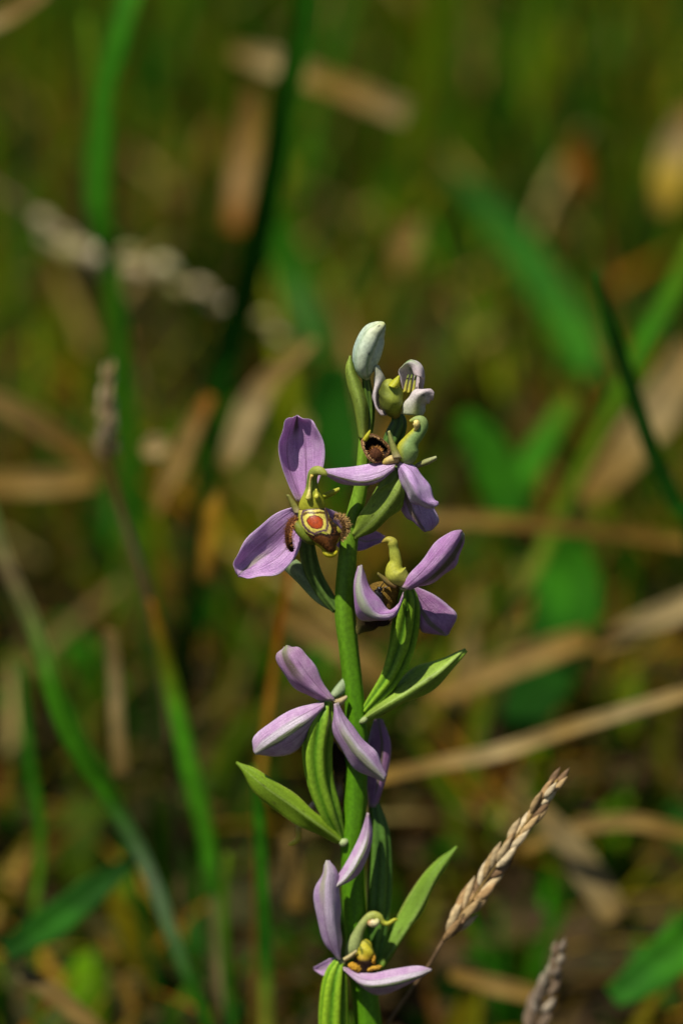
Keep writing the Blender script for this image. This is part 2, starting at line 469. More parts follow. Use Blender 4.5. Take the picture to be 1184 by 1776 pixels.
turf('dry_grass_thatch', 'blurred tan and ochre dead grass tangled low in the turf', 'dry grass', 8000, low, (0.0012, 0.0038), STRAWS, [2, 3, 3, 1, 4], (0.9, 1.6), lift=0.03, near_clear=0.03, bent=0.3)
turf('low_herb_leaves', 'small rounded green leaves of low herbs between the grass', 'herb leaves', 3600, lambda y: 0.6 * low(y), (0.006, 0.013), GREENS, [4, 4, 2, 3, 1], (0.7, 1.4), lift=0.02, near_clear=0.05)
turf('brown_leaf_litter', 'dark brown rotting grass litter lying on the soil', 'leaf litter', 9000, low, (0.0015, 0.005), BROWNS, [3, 3, 2, 2], (1.2, 1.6), lift=0.01, near_clear=0.01, bent=0.2)

turf('tall_meadow_grass', 'far taller grass blades, wide and soft, behind everything', 'grass', 1100, lambda y: np.interp(y, [0.3, 0.6, 3], [0.10, 0.2, 0.26]), (0.003, 0.0065), GREENS, [3, 3, 4, 3, 3], (0.1, 0.9), yr=(0.33, 2.6), seg=7)
turf('broken_straw', 'broken pale straw pieces strewn over the far turf', 'straw', 850, lambda y: np.interp(y, [0.1, 0.6, 3], [0.04, 0.09, 0.11]), (0.0025, 0.006), STRAWS, [4, 3, 2, 5, 2], (0.7, 1.5), yr=(0.12, 2.2), lift=0.06, bent=0.2)

# ------------------------------------------------------------------ single blades and straws one can tell apart
def blade(name, label, cat, pts, wid, colors, group=None, fold=0.3, face=None, dark=False, tip=True, root=False, thick=0.00025, n=36, parent=None, mat='blade'):
    """pts: (x, y, dz metres beyond the flower); wid: width in photograph pixels at each point"""
    q = [W(x, y, dz) for x, y, dz in pts]
    wid = list(wid)
    wm = [w * MM * (DIST + p[2]) / DIST for w, p in zip(wid, pts)]
    if root:
        e = q[-1].copy()
        dirn = q[-1] - q[-2]; dirn /= np.linalg.norm(dirn)
        if e[2] > 0.0:
            k = e[2] / max(0.35, -dirn[2]) 
            e2 = e + np.array([dirn[0] * k * 0.5, dirn[1] * k * 0.3, -e[2] - 0.008])
            q.append(0.5 * (e + e2) + np.array([0, 0, -0.1 * e[2]])); wm.append(wm[-1] * 0.9)
            q.append(e2); wm.append(wm[-1] * 0.8)
    q = np.array(q); q[:, 2] = np.maximum(q[:, 2], -0.01)
    c = cr(q, n); w = np.interp(np.linspace(0, 1, n), np.linspace(0, 1, len(wm)), wm)
    T = np.gradient(c, axis=0); T /= np.linalg.norm(T, axis=1, keepdims=True)
    V = c - cC; V /= np.linalg.norm(V, axis=1, keepdims=True)
    S = np.cross(T, V); S /= np.linalg.norm(S, axis=1, keepdims=True)
    Nn = np.cross(S, T)
    if face is None:   # a blade turns its face to the sun, or edge-on to it
        ns = [abs(float(np.mean((Nn * math.cos(f) - S * math.sin(f)) @ np.array(to_sun)))) for f in (-0.55, 0.55)]
        face = -0.55 if (ns[0] > ns[1]) != dark else 0.55
    fa = face + 0.25 * np.sin(np.linspace(0, 3, n) + face * 5)
    S2 = S * np.cos(fa)[:, None] + Nn * np.sin(fa)[:, None]
    N2 = np.cross(S2, T)
    L = c - S2 * (w / 2)[:, None]; R = c + S2 * (w / 2)[:, None]
    Mi = c + N2 * (w * fold * 0.5)[:, None]
    pal = along([(k / max(1, len(colors) - 1), x) for k, x in enumerate(colors)])
    def paint(u, v, s):
        cc = pal(u, v, s) * (0.9 + 0.16 * np.sin(v * 21)[:, None])
        keel = np.exp(-(v / 0.1) ** 2)[:, None] * 0.3
        return np.clip(cc * (1 + keel), 0, 1)
    step = max(1, n // 9)
    o = surf3(name, L, Mi, R, M[mat], parent, n=n, m=9, thick=thick, paint=paint, world=True)
    if label: tag(o, label, cat, group)
    return o

G1, G2, G3, G4 = (0.035, 0.17, 0.006), (0.02, 0.11, 0.006), (0.012, 0.06, 0.005), (0.09, 0.17, 0.006)
PALE, TAN, OCH, ORG_, BRN = (0.31, 0.235, 0.10), (0.23, 0.15, 0.042), (0.18, 0.105, 0.016), (0.25, 0.09, 0.006), (0.10, 0.055, 0.008)
GLAU = (0.18, 0.27, 0.13)
B = blade
B('grass_leaf', 'long broad green blade with pale glaucous patches, arching over brown soil', 'grass blade',
  [(-30, 820, .075), (5, 960, .08), (60, 1090, .085), (118, 1270, .09), (200, 1400, .095), (258, 1510, .10), (312, 1660, .105), (365, 1790, .11)], [30, 44, 46, 48, 44, 36, 30, 24],
  [G1, PALE, (0.06, 0.24, 0.008), (0.06, 0.24, 0.008), GLAU, G1, G2, G3], 'grass blades', root=True)
B('grass_leaf', 'green blade with a pale papery sheath, rising beside the brown seed stalk', 'grass blade',
  [(262, 1040, .115), (295, 1180, .118), (330, 1340, .12), (355, 1440, .122), (368, 1540, .125), (374, 1580, .127)], [10, 38, 46, 42, 36, 28], [ORG_, (0.06, 0.24, 0.008), (0.06, 0.24, 0.008), G1, PALE, PALE], 'grass blades', root=True)
B('dry_straw', 'short upright tan straw over brown soil beside the green sheathed blade', 'straw',
  [(193, 1095, .12), (200, 1200, .125), (210, 1350, .13)], [30, 34, 30], [TAN, PALE, TAN], 'dry straws')
B('broad_leaf', 'broad dark green leaf lying slantwise over the long glaucous blade', 'leaf',
  [(10, 1650, .095), (90, 1600, .10), (160, 1545, .105), (235, 1487, .11)], [40, 64, 56, 16], [G3, G2, G3, G3], 'broad leaves', face=0.1)
B('dry_straw', 'thick pale tan straw lying on the soil under the dark green slanting leaf', 'straw',
  [(38, 1685, .10), (90, 1720, .10), (150, 1770, .10), (210, 1830, .10)], [34, 38, 30, 24], [PALE, TAN, TAN, BRN], 'dry straws')
B('grass_leaf', 'narrow green blade turning yellow on its lower part, beside the bottom flower', 'grass blade',
  [(440, 1330, .07), (449, 1420, .075), (455, 1540, .08), (460, 1660, .085), (462, 1800, .09)], [8, 26, 30, 36, 38], [G1, G1, G2, (0.30, 0.27, 0.03), G2], 'grass blades', root=True)
B('grass_leaf', 'tall dark green blade bending away above the dry brown leaf', 'grass blade',
  [(536, -40, .19), (516, 80, .195), (492, 190, .20), (462, 350, .21), (432, 480, .22), (398, 610, .23), (372, 700, .235)], [40, 46, 46, 50, 52, 48, 40], [G1, G1, G1, G2, G2, G2, G3], 'grass blades', face=0.1, root=True)
B('grass_leaf', 'tall bright green blade with a kink, above the row of pale seed husks', 'grass blade',
  [(236, -40, .19), (205, 60, .19), (178, 170, .195), (170, 330, .20), (180, 410, .205), (194, 470, .21)], [44, 50, 54, 66, 56, 40], [G1, G1, G1, (0.05, 0.22, 0.008), G1, G3], 'grass blades', root=True)
B('grass_leaf', 'thin blade beside the kinked tall blade, soft yellowish green', 'grass blade',
  [(150, 30, .24), (165, 160, .24), (176, 300, .245)], [16, 26, 22], [G4, G4, G2], 'grass blades', root=True)
B('dry_straw', 'tan straw crossing behind the tall dark green blade', 'straw',
  [(405, 90, .36), (470, 108, .36), (560, 140, .35), (640, 172, .34), (705, 198, .34)], [30, 44, 38, 42, 40], [OCH, PALE, OCH, TAN, PALE], 'dry straws')
B('broad_leaf', 'soft broad bluish green leaf behind the foot of the tall dark blade', 'leaf',
  [(470, 370, .30), (500, 450, .30), (530, 530, .30), (560, 620, .30)], [50, 84, 84, 60], [G1, G1, (0.07, 0.18, 0.03), G2], 'broad leaves')
B('grass_leaf', 'wide bright green blade slanting down toward the dark thin blade', 'grass blade',
  [(770, 290, .46), (850, 370, .45), (930, 470, .43), (1000, 590, .41), (1030, 660, .40)], [30, 54, 70, 70, 40], [G3, G2, G2, G1, G2], 'grass blades')
B('grass_leaf', 'dark thin curved blade in front of the pale dead leaves', 'grass blade',
  [(1035, 470, .10), (1060, 570, .105), (1090, 660, .11), (1130, 780, .115), (1170, 870, .12), (1205, 960, .125)], [12, 24, 30, 32, 34, 30], [G3, G3, G3, G2, G3, G3], 'grass blades', face=0.1, root=True)
B('grass_leaf', 'long olive green blade slanting behind the dark thin blade', 'grass blade',
  [(1210, 420, .18), (1150, 530, .185), (1085, 650, .19), (1020, 780, .20), (960, 910, .21), (900, 1040, .215), (860, 1120, .22)], [46, 46, 40, 34, 34, 34, 30], [G4, G1, G4, G4, (0.2, .17, .03), G4, G4], 'grass blades', root=True)
B('dry_straw', 'long thin tan straw sloping across behind the stem', 'straw',
  [(640, 1352, .125), (760, 1325, .12), (860, 1305, .12), (980, 1265, .115), (1080, 1235, .11), (1210, 1195, .105)], [26, 28, 30, 28, 28, 28], [OCH, TAN, PALE, TAN, PALE, TAN], 'dry straws')
B('dry_straw', 'pale wide straw slanting down behind the tip of the seed head', 'straw',
  [(925, 1395, .14), (980, 1460, .14), (1030, 1530, .14), (1072, 1595, .14)], [40, 54, 60, 50], [TAN, PALE, PALE, TAN], 'dry straws')
B('dry_leaf', 'large pale dead leaf leaning beneath the dark thin blade', 'dry leaf',
  [(1010, 870, .26), (1080, 790, .26), (1140, 710, .26), (1205, 600, .26)], [40, 74, 80, 60], [OCH, TAN, PALE, TAN], 'dead leaves')
B('dry_straw', 'soft tan straw rising in front of the large deep green leaf', 'straw',
  [(740, 1210, .20), (830, 1175, .20), (930, 1135, .20), (1020, 1105, .20)], [40, 44, 50, 40], [OCH, TAN, TAN, OCH], 'dry straws')
B('dry_straw', 'reddish brown level straw crossing the foot of the olive blade', 'straw',
  [(740, 900, .20), (880, 905, .20), (1040, 920, .20), (1200, 942, .20)], [22, 26, 24, 24], [TAN, OCH, BRN, OCH], 'dry straws')
B('dry_straw', 'pale straw slanting up beyond the soft tan straw and the large deep green leaf', 'straw',
  [(1030, 1125, .22), (1110, 1085, .22), (1210, 1040, .22)], [30, 44, 40], [OCH, PALE, PALE], 'dry straws')
B('dry_straw', 'tan straw sloping down to the brown seed stalk', 'straw',
  [(-30, 685, .20), (50, 725, .205), (130, 780, .21), (165, 810, .21)], [40, 44, 40, 24], [TAN, TAN, OCH, BRN], 'dry straws')
B('dry_straw', 'level ochre straw under the sloping tan straw', 'straw',
  [(-30, 838, .24), (70, 838, .24), (170, 830, .24)], [44, 46, 36], [OCH, TAN, OCH], 'dry straws')
B('dry_leaf', 'pale tan dead leaf standing beside the upper sepal', 'dry leaf',
  [(388, 812, .20), (410, 770, .20), (435, 710, .20), (470, 655, .20), (545, 590, .20)], [30, 48, 54, 40, 14], [OCH, PALE, PALE, TAN, TAN], 'dead leaves')
B('dry_straw', 'short pale straw beside the standing dead leaf', 'straw',
  [(270, 890, .18), (300, 820, .18), (330, 750, .18), (365, 685, .18)], [20, 40, 36, 20], [OCH, TAN, TAN, ORG_], 'dry straws')
B('dry_leaf', 'small orange yellow withered leaf tip beside the open-faced flower', 'dry leaf',
  [(378, 850, .15), (367, 890, .15), (360, 950, .155), (352, 1010, .16)], [10, 36, 34, 18], [OCH, (0.45, 0.25, 0.02), (0.40, 0.22, 0.02), OCH], 'dead leaves')
B('dry_straw', 'thin orange brown stalk behind the flower seen from behind', 'straw',
  [(502, 985, .10), (486, 1080, .105), (470, 1190, .11), (458, 1290, .115), (448, 1420, .12)], [14, 18, 18, 18, 16], [ORG_, ORG_, (0.38, 0.22, 0.02), OCH, OCH], 'dry straws', root=True)
B('dry_straw', 'soft tan straw slanting behind the stem above the flower seen from behind', 'straw',
  [(480, 1065, .20), (540, 1095, .20), (610, 1135, .20), (680, 1185, .20)], [26, 40, 44, 36], [OCH, TAN, TAN, OCH], 'dry straws')
B('broad_leaf', 'deep green leaf behind the opening bud', 'leaf',
  [(590, 630, .26), (575, 690, .26), (590, 770, .26), (600, 840, .26)], [50, 96, 90, 50], [G2, G2, G2, G3], 'broad leaves', face=0.1)
B('broad_leaf', 'bright green leaf behind the flower with the dark cupped lip', 'leaf',
  [(800, 720, .26), (838, 770, .26), (870, 840, .26), (890, 920, .26)], [40, 70, 84, 60], [G1, G1, G1, G2], 'broad leaves')
B('broad_leaf', 'bright green leaf leaning against the olive blade', 'leaf',
  [(990, 690, .27), (945, 760, .27), (900, 840, .27), (880, 900, .27)], [40, 60, 70, 50], [G4, G1, G1, G1], 'broad leaves')
B('broad_leaf', 'large deep green leaf below the reddish brown level straw', 'leaf',
  [(960, 920, .24), (985, 1000, .24), (975, 1090, .23), (930, 1190, .22), (890, 1270, .21)], [50, 120, 130, 110, 60], [G1, G1, G2, G3, G3], 'broad leaves', face=0.1, fold=0.15)
B('broad_leaf', 'dark green leaf at the foot of the pale wide straw', 'leaf',
  [(1060, 1730, .11), (1120, 1690, .11), (1180, 1640, .11), (1230, 1590, .11)], [40, 76, 84, 60], [G2, G2, G1, G2], 'broad leaves', face=0.1)
B('dry_leaf', 'yellow withered leaf with a pale edge, high above the olive blade', 'dry leaf',
  [(1150, 370, .36), (1160, 310, .36), (1175, 250, .36), (1200, 180, .36)], [40, 66, 60, 30], [OCH, (0.42, 0.30, 0.03), PALE, OCH], 'dead leaves')
B('dry_leaf', 'rusty brown withered leaf above the wide bright green blade', 'dry leaf',
  [(985, 230, .40), (1000, 280, .40), (1015, 340, .40)], [40, 60, 40], [BRN, ORG_, BRN], 'dead leaves')
B('dry_leaf', 'dry brown leaf standing behind the tall dark green blade', 'dry leaf',
  [(440, 150, .34), (430, 240, .34), (418, 320, .34), (405, 400, .34)], [40, 56, 60, 36], [BRN, (0.26, .15, .04), (0.30, .19, .07), ORG_], 'dead leaves')
B('dry_straw', 'short pale straw end beyond the tip of the kinked tall blade', 'straw',
  [(-30, 48, .20), (20, 22, .20), (80, -20, .20)], [26, 30, 26], [PALE, TAN, TAN], 'dry straws')
B('dry_leaf', 'upright pale dead leaf behind the topmost bud', 'dry leaf',
  [(690, 470, .36), (705, 420, .36), (722, 370, .36)], [30, 50, 30], [OCH, TAN, OCH], 'dead leaves')

for lab, pts, wd, cl in (
    ('small round pale husk between the short pale straw and the sloping straw', [(248, 785, .17), (270, 775, .17), (295, 770, .17)], [24, 44, 24], [TAN, PALE, TAN]),
    ('short tan straw stub standing under the bract of the flower seen from behind', [(498, 1450, .13), (508, 1510, .13), (514, 1580, .13)], [30, 44, 34], [TAN, TAN, OCH]),
    ('faint tan straw level with the soil beside the bottom flower', [(780, 1690, .12), (860, 1710, .12), (960, 1735, .12)], [24, 36, 30], [OCH, TAN, OCH]),
    ('thin tan straw bending over the pale wide straw', [(900, 1475, .15), (990, 1440, .15), (1090, 1425, .15), (1210, 1450, .15)], [20, 26, 28, 24], [OCH, TAN, TAN, OCH])):
    B('dry_straw', lab, 'straw', pts, wd, cl, 'dry straws')
for lab, pts, wd, cl in (
    ('slim upright green blade standing beside the long glaucous blade', [(35, 1150, .12), (50, 1300, .125), (70, 1450, .13), (60, 1600, .135)], [16, 26, 26, 20], [G2, G1, G4, G2]),
    ('thin upright olive blade beside the green blade that turns yellow', [(395, 1480, .11), (388, 1600, .115), (400, 1780, .12)], [14, 24, 26], [G4, G2, G2]),
    ('slim dark blade crossing behind the long glaucous blade', [(95, 1180, .13), (150, 1290, .13), (200, 1400, .13)], [12, 22, 18], [G2, G2, G3])):
    B('grass_leaf', lab, 'grass blade', pts, wd, cl, 'grass blades', root=True)

# dry seed heads
def spikelet_head(name, label, stalk, head, count, lw, colors, group, spread=0.35, stalk_r=3.0, tan=TAN):
    """stalk and head: (x, y, dz). Every spikelet is a part of its own"""
    base = W(*stalk[-1])
    root = empty(name, base); tag(root, label, 'seed head', group)
    sp = np.array([W(*p) for p in stalk]); hp = np.array([W(*p) for p in head])
    allp = np.vstack([sp[::-1], hp[1:]])
    tube('stalk', [(*p, MM * stalk_r * (1 if k < len(sp) else 0.6)) for k, p in enumerate(allp)], M['husk'], root, n=40, m=8, world=True,
         paint=along([(0, (0.10, 0.055, 0.02)), (0.45, (0.16, 0.10, 0.05)), (0.6, tan), (1, tan)]))
    c = cr(hp, 200)
    total = np.linalg.norm(np.diff(hp, axis=0), axis=1).sum()
    for k in range(count):
        t = k / (count - 1)
        i = int(t * 188)
        o = c[i]; T = c[min(i + 8, 199)] - c[max(i - 2, 0)]; T /= np.linalg.norm(T)
        s = -1 if k % 2 else 1
        S = np.cross(T, cF); S /= np.linalg.norm(S)
        D = np.cross(S, T)
        ang = rng.uniform(0.5, 1.0) * spread * (1.1 - 0.6 * t)
        phi = rng.normal(0, 0.8)
        out = S * s * math.cos(phi) + D * math.sin(phi)
        dirn = T * math.cos(ang) + out * math.sin(ang)
        ln = lw[0] * MM * rng.uniform(0.85, 1.2) * (1.0 - 0.35 * t)
        r = lw[1] * MM * rng.uniform(0.85, 1.15) * (1 - 0.3 * t)
        st = o + out * r * 0.5
        pth = [(*(st + dirn * ln * a + out * r * b), r * w) for a, b, w in ((0, 0, .25), (.18, .25, .85), (.42, .35, 1), (.7, .2, .75), (.9, .0, .3), (1.0, -.05, .08))]
        cc = np.array(colors[rng.integers(len(colors))]) * rng.uniform(0.8, 1.15)
        dark = np.array((0.13, 0.08, 0.045))
        def paint(u, v, g, cc=cc, dark=dark):
            seam = np.exp(-((np.cos(v) - 0.6) / 0.16) ** 2)[:, None] * 0.75
            b = cc * (1.05 - 0.25 * u[:, None])
            return b * (1 - seam) + dark * seam
        sk = tube('spikelet', pth, M['husk'], root, n=12, m=12, world=True, ribs=2, ribamp=0.12, paint=paint, flat=0.7)
    return root
HUSK = [(0.50, 0.34, 0.15), (0.56, 0.42, 0.22), (0.42, 0.26, 0.11), (0.62, 0.50, 0.30), (0.22, 0.13, 0.06)]
spikelet_head('grass_seed_head', 'sharp tan grass seed head on a thin brown stalk beside the bottom flower',
              [(768, 1632, .016), (740, 1680, .018), (700, 1735, .021), (660, 1800, .025), (640, 1880, .04)],
              [(768, 1632, .016), (808, 1575, .015), (850, 1515, .013), (895, 1450, .011), (935, 1395, .009), (966, 1352, .008)], 42, (62, 7.4), HUSK, 'grass seed heads', spread=0.38, stalk_r=3.4)
spikelet_head('grass_seed_head', 'blurred grey brown grass seed head below the pale wide straw',
              [(925, 1790, .047), (915, 1850, .055), (905, 1920, .07)],
              [(925, 1790, .047), (940, 1745, .045), (955, 1700, .042), (972, 1640, .038)], 18, (55, 9), [(0.36, 0.28, 0.20), (0.44, 0.36, 0.27), (0.28, 0.2, 0.13), (0.55, 0.45, 0.32)], 'grass seed heads', spread=0.45)
spikelet_head('grass_seed_head', 'soft blurred seed head on a bent brown stalk above the long glaucous blade',
              [(190, 800, .115), (212, 890, .118), (238, 970, .121), (262, 1050, .126), (285, 1180, .134), (305, 1400, .145), (315, 1600, .15)],
              [(190, 800, .115), (186, 750, .112), (184, 700, .11), (188, 645, .108)], 18, (60, 9), [(0.36, 0.27, 0.13), (0.44, 0.34, 0.20), (0.3, 0.22, 0.08)], 'grass seed heads', spread=0.4, stalk_r=9, tan=BRN)
spikelet_head('grass_seed_head', 'fallen pale seed head with plump husks slanting below the kinked tall blade',
              [(60, 375, .33), (30, 350, .33), (-30, 310, .34)],
              [(60, 375, .33), (110, 415, .33), (160, 455, .33), (235, 450, .33), (330, 500, .33), (420, 540, .33), (500, 585, .33)], 18, (90, 22), [(0.50, 0.46, 0.24), (0.56, 0.50, 0.32), (0.42, 0.34, 0.18), (0.34, 0.32, 0.10)], 'grass seed heads', spread=0.3, stalk_r=7)

# ------------------------------------------------------------------ the orchid
base_pt = np.array([P(700, 2300, 0)[0], P(680, 2300, 0)[1], 0.0])
stem_px = [(634, 700, 6, 6), (632, 730, 4, 8), (630, 780, 0, 9.5), (626, 840, 0, 11.5), (615, 890, 0, 13.5), (605, 940, 0, 15.5), (600, 1000, 0, 17), (598, 1060, 0, 18), (604, 1120, 0, 17),
           (611, 1180, 0, 17), (616, 1240, 0, 18), (618, 1300, 0, 19.5), (616, 1380, 0, 20), (612, 1440, 0, 21), (611, 1500, 0, 20), (613, 1560, 0, 20), (621, 1640, 0, 21), (632, 1720, 0, 23), (640, 1790, 0, 24), (652, 1900, 0, 26)]
last = P(*stem_px[-1][:3])
base_pt = np.array([last[0] + 0.004, last[1] + 0.012, -0.012])
orchid = empty('bee_orchid', base_pt)
tag(orchid, 'flowering bee orchid with lilac sepals and green stem, the sharp plant in the meadow', 'orchid')
stem_w = [(*P(*s[:3]), s[3] * MM) for s in stem_px] + [(*(0.5 * (last + base_pt)), 27 * MM), (*base_pt, 28 * MM)]
def stem_paint(u, v, g):
    s = (0.5 + 0.5 * np.sin(v * 7))[:, None]
    top = np.array((0.19, 0.32, 0.025)); lo = np.array((0.075, 0.21, 0.004))
    t = np.clip(u * 2.2, 0, 1)[:, None]
    return (top * (1 - t) + lo * t) * (0.9 + 0.2 * s)
tube('stem', stem_w, M['flesh'], orchid, n=160, m=28, ribs=8, ribamp=0.025, paint=stem_paint, world=True)

def flower(loc):
    """the knob where sepals, petals, lip and ovary meet; they are its children"""
    x, y, d = loc
    return tube('flower', [(x - 1, y + 5, d, 2), (x, y + 3, d, 6), (x, y, d, 7.5), (x, y - 3, d, 6), (x + 1, y - 6, d, 2)], M['flesh'], orchid, n=12, m=14, paint=flat((0.36, 0.38, 0.16)))
def z(pts, *ds):
    """give a polyline of (x, y) its depths"""
    ds = np.interp(np.linspace(0, 1, len(pts)), np.linspace(0, 1, len(ds)), ds)
    return [(p[0], p[1], d) for p, d in zip(pts, ds)]

# ---- flower facing the camera (left)
HEAD = -25.0
A = flower((535, 884, -8))
surf3('sepal', z([(516, 868), (488, 815), (484, 772), (490, 741), (500, 727), (510, 722)], -6, -12, -12, -6), z([(526, 872), (514, 815), (511, 775), (512, 748), (513, 734), (515, 721)], 4, 26, 26, 18, 2),
      z([(536, 868), (560, 815), (560, 770), (549, 738), (536, 727), (521, 722)], -4, -10, -10, -6), M['sepal_front'], A, ripple=0.0002, keel=0.35)
surf3('sepal', z([(512, 878), (465, 900), (428, 935), (407, 968), (409, 992)], -8, -16, -14), z([(522, 892), (482, 942), (450, 968), (426, 986), (412, 998)], 2, 6, 4, -8),
      z([(528, 915), (512, 968), (482, 994), (444, 1001), (414, 1000)], -2, -14, -12), M['sepal_left'], A, ripple=0.00025, keel=0.4)
surf3('sepal', z([(548, 874), (590, 892), (628, 920), (650, 921), (666, 929)], 0, 47, 61), z([(550, 888), (592, 920), (628, 938), (650, 936), (668, 934)], 6, 57, 65),
      z([(550, 905), (590, 952), (625, 955), (648, 946), (667, 938)], 0, 47, 61), M['sepal_left'], A)
tube('ovary', [(531, 900, 4, 9), (533, 950, 16, 13), (542, 990, 26, 14), (560, 1025, 30, 13), (584, 1058, 27, 8)], M['flesh'], A, ribs=6, ribamp=0.16, twist=0.8, paint=ridged((0.10, 0.17, 0.03), (0.03, 0.07, 0.012)))  # darker greens than the lit ovaries, shade painted in
surf3('petal', z([(559, 857), (574, 850), (587, 845)], -16, -20), z([(561, 862), (577, 854), (589, 848)], -20, -26), z([(563, 866), (579, 859), (587, 853)], -14, -20), M['tissue'], A, n=14, m=8,
      paint=along([(0, (0.34, 0.36, 0.02)), (1, (0.46, 0.46, 0.05))]))
surf3('petal', z([(496, 858), (503, 875), (510, 890)], -6, -10), z([(500, 858), (509, 875), (517, 890)], -10, -16), z([(503, 860), (514, 873), (523, 888)], -6, -12), M['tissue'], A, n=14, m=8,
      paint=along([(0, (0.22, 0.22, 0.05)), (0.6, (0.24, 0.23, 0.05)), (1, (0.52, 0.42, 0.22))]))

def poly_dist(px, py, poly, closed=True):
    p = np.array(poly, float); best = np.full(px.shape, 1e9)
    q = np.roll(p, -1, 0) if closed else p[1:]
    for a, b in zip(p[:len(q)], q):
        ab = b - a; t = np.clip(((px - a[0]) * ab[0] + (py - a[1]) * ab[1]) / (ab @ ab + 1e-9), 0, 1)
        best = np.minimum(best, np.hypot(px - a[0] - t * ab[0], py - a[1] - t * ab[1]))
    return best
def inside(px, py, poly):
    p = np.array(poly, float); r = np.zeros(px.shape, bool); j = len(p) - 1
    for i in range(len(p)):
        c = ((p[i, 1] > py) != (p[j, 1] > py)) & (px < (p[j, 0] - p[i, 0]) * (py - p[i, 1]) / (p[j, 1] - p[i, 1] + 1e-12) + p[i, 0])
        r ^= c; j = i
    return r

def front_lip(parent):
    rows = [(876, 521, 562), (884, 518, 567), (893, 517, 571), (902, 516, 577), (911, 514, 586), (920, 515, 592), (928, 522, 592), (935, 532, 589), (942, 545, 584), (949, 555, 583), (955, 561, 583), (961, 565, 582), (966, 570, 578)]
    n, m = 110, 80
    ys = np.array([r[0] for r in rows], float)
    q = cr([(r[1], r[0], r[2]) for r in rows], n)
    u = np.linspace(0, 1, n); v = np.linspace(-1, 1, m)
    X = (q[:, 0] + q[:, 2])[:, None] / 2 + (q[:, 2] - q[:, 0])[:, None] / 2 * v[None]
    Y = np.repeat(q[:, 1][:, None], m, 1) + 3 * (v[None] ** 2 - 0.4) * (u[:, None] < 2)
    dome = 30 * np.sin(np.clip(u, 0, 1) * math.pi * 0.93) ** 0.6
    D = -20 - dome[:, None] * (1 - np.abs(v[None]) ** 2.4)
    red = [(532, 903), (536, 897), (545, 894), (553, 896), (559, 901), (560, 910), (556, 916), (549, 917), (541, 915), (535, 909)]
    ring1 = [(527, 899), (533, 892), (545, 889), (556, 890), (563, 898), (564, 911), (560, 919), (549, 921), (539, 919), (531, 912)]
    ring2 = [(523, 898), (526, 886), (538, 883), (553, 881), (563, 884), (567, 897), (568, 911), (566, 920), (558, 920), (545, 926), (535, 921), (526, 911)]
    shield = [(520, 878), (535, 877), (553, 873), (566, 878), (570, 893), (570, 906), (575, 916), (572, 927), (566, 924), (557, 921), (551, 924), (544, 929), (534, 925), (525, 913), (520, 900)]
    apex = [(529, 925), (543, 931), (556, 925), (571, 930), (589, 929), (584, 941), (582, 955), (575, 958), (566, 956), (558, 948), (546, 940)]
    side = [(512, 905), (524, 913), (535, 926), (546, 938), (540, 944), (520, 930), (508, 915)]
    C = np.tile(np.array((0.30, 0.30, 0.03)), (n, m, 1))
    wob = 0.6 * np.sin(X * 0.9) + 0.6 * np.cos(Y * 1.1)
    def put(mask, c): C[mask] = c
    put(inside(X, Y, shield), (0.50, 0.42, 0.09))
    put((poly_dist(X, Y, ring2) + 0.3 * wob < 1.9), (0.10, 0.055, 0.06))
    put(inside(X, Y, ring1) , (0.54, 0.46, 0.08))
    put(inside(X, Y, red), (0.32, 0.045, 0.004))
    put((poly_dist(X, Y, red) < 1.0), (0.16, 0.03, 0.01))
    put((poly_dist(X, Y, [(519, 884), (532, 882), (545, 878), (556, 876), (564, 880), (568, 892), (569, 903)], False) < 1.3), (0.09, 0.03, 0.012))
    put((poly_dist(X, Y, [(526, 892), (534, 889), (545, 890), (556, 889), (562, 890)], False) + 0.3 * wob < 2.0) & (Y < 894), (0.12, 0.07, 0.012))
    put(inside(X, Y, side) & (X < 546), (0.16, 0.19, 0.025))
    right = (X > 570 + np.clip((900 - Y) * 0.1, -3, 3)) & (Y > 895) & (Y < 931) & ~inside(X, Y, shield)
    put(right, (0.020, 0.010, 0.005))
    put(right & (np.hypot(X - 589, (Y - 917) * 0.7) < 5), (0.42, 0.36, 0.04))
    put((poly_dist(X, Y, [(530, 925), (543, 931), (556, 926), (571, 931), (585, 930)], False) < 2.2) & ~inside(X, Y, shield), (0.018, 0.008, 0.005))
    ap = inside(X, Y, apex) & ~inside(X, Y, shield)
    put(ap & (poly_dist(X, Y, [(543, 931), (556, 926), (571, 931)], False) > 2.2), (0.16, 0.055, 0.012))
    low = (Y > 938) & ~ap
    put(low, (0.46, 0.42, 0.03))
    put(ap & (Y > 949), (0.085, 0.022, 0.008))
    V = np.array([P(a, b, d) for a, b, d in zip(X.ravel(), Y.ravel(), D.ravel())])
    idx = np.arange(n * m).reshape(n, m)
    f = [(idx[i, j], idx[i + 1, j], idx[i + 1, j + 1], idx[i, j + 1]) for i in range(n - 1) for j in range(m - 1)]
    # a back skin closes the lip into a solid
    Vb = np.array([P(a, b, d) for a, b, d in zip(X.ravel(), Y.ravel(), np.repeat((-14 - 0.35 * dome)[:, None], m, 1).ravel() * (1 - 0.4 * np.tile(np.abs(v), n)))])
    off = n * m
    f += [(a + off, d + off, c + off, b + off) for a, b, c, d in f]
    rim = list(idx[0, :]) + list(idx[1:, -1]) + list(idx[-1, -2::-1]) + list(idx[-2:0:-1, 0])
    f += [(rim[i], rim[i - 1], rim[i - 1] + off, rim[i] + off) for i in range(len(rim))]
    cc = np.vstack([C.reshape(-1, 3), np.tile((0.25, 0.24, 0.05), (n * m, 1))])
    lip = link('lip', np.vstack([V, Vb]), f, M['gloss'], parent, vcol=cc)
    pick = np.argwhere(ap | (right & (X < 586)))
    pick = pick[rng.choice(len(pick), 420)]
    pts = [V[i * m + j] for i, j in pick]
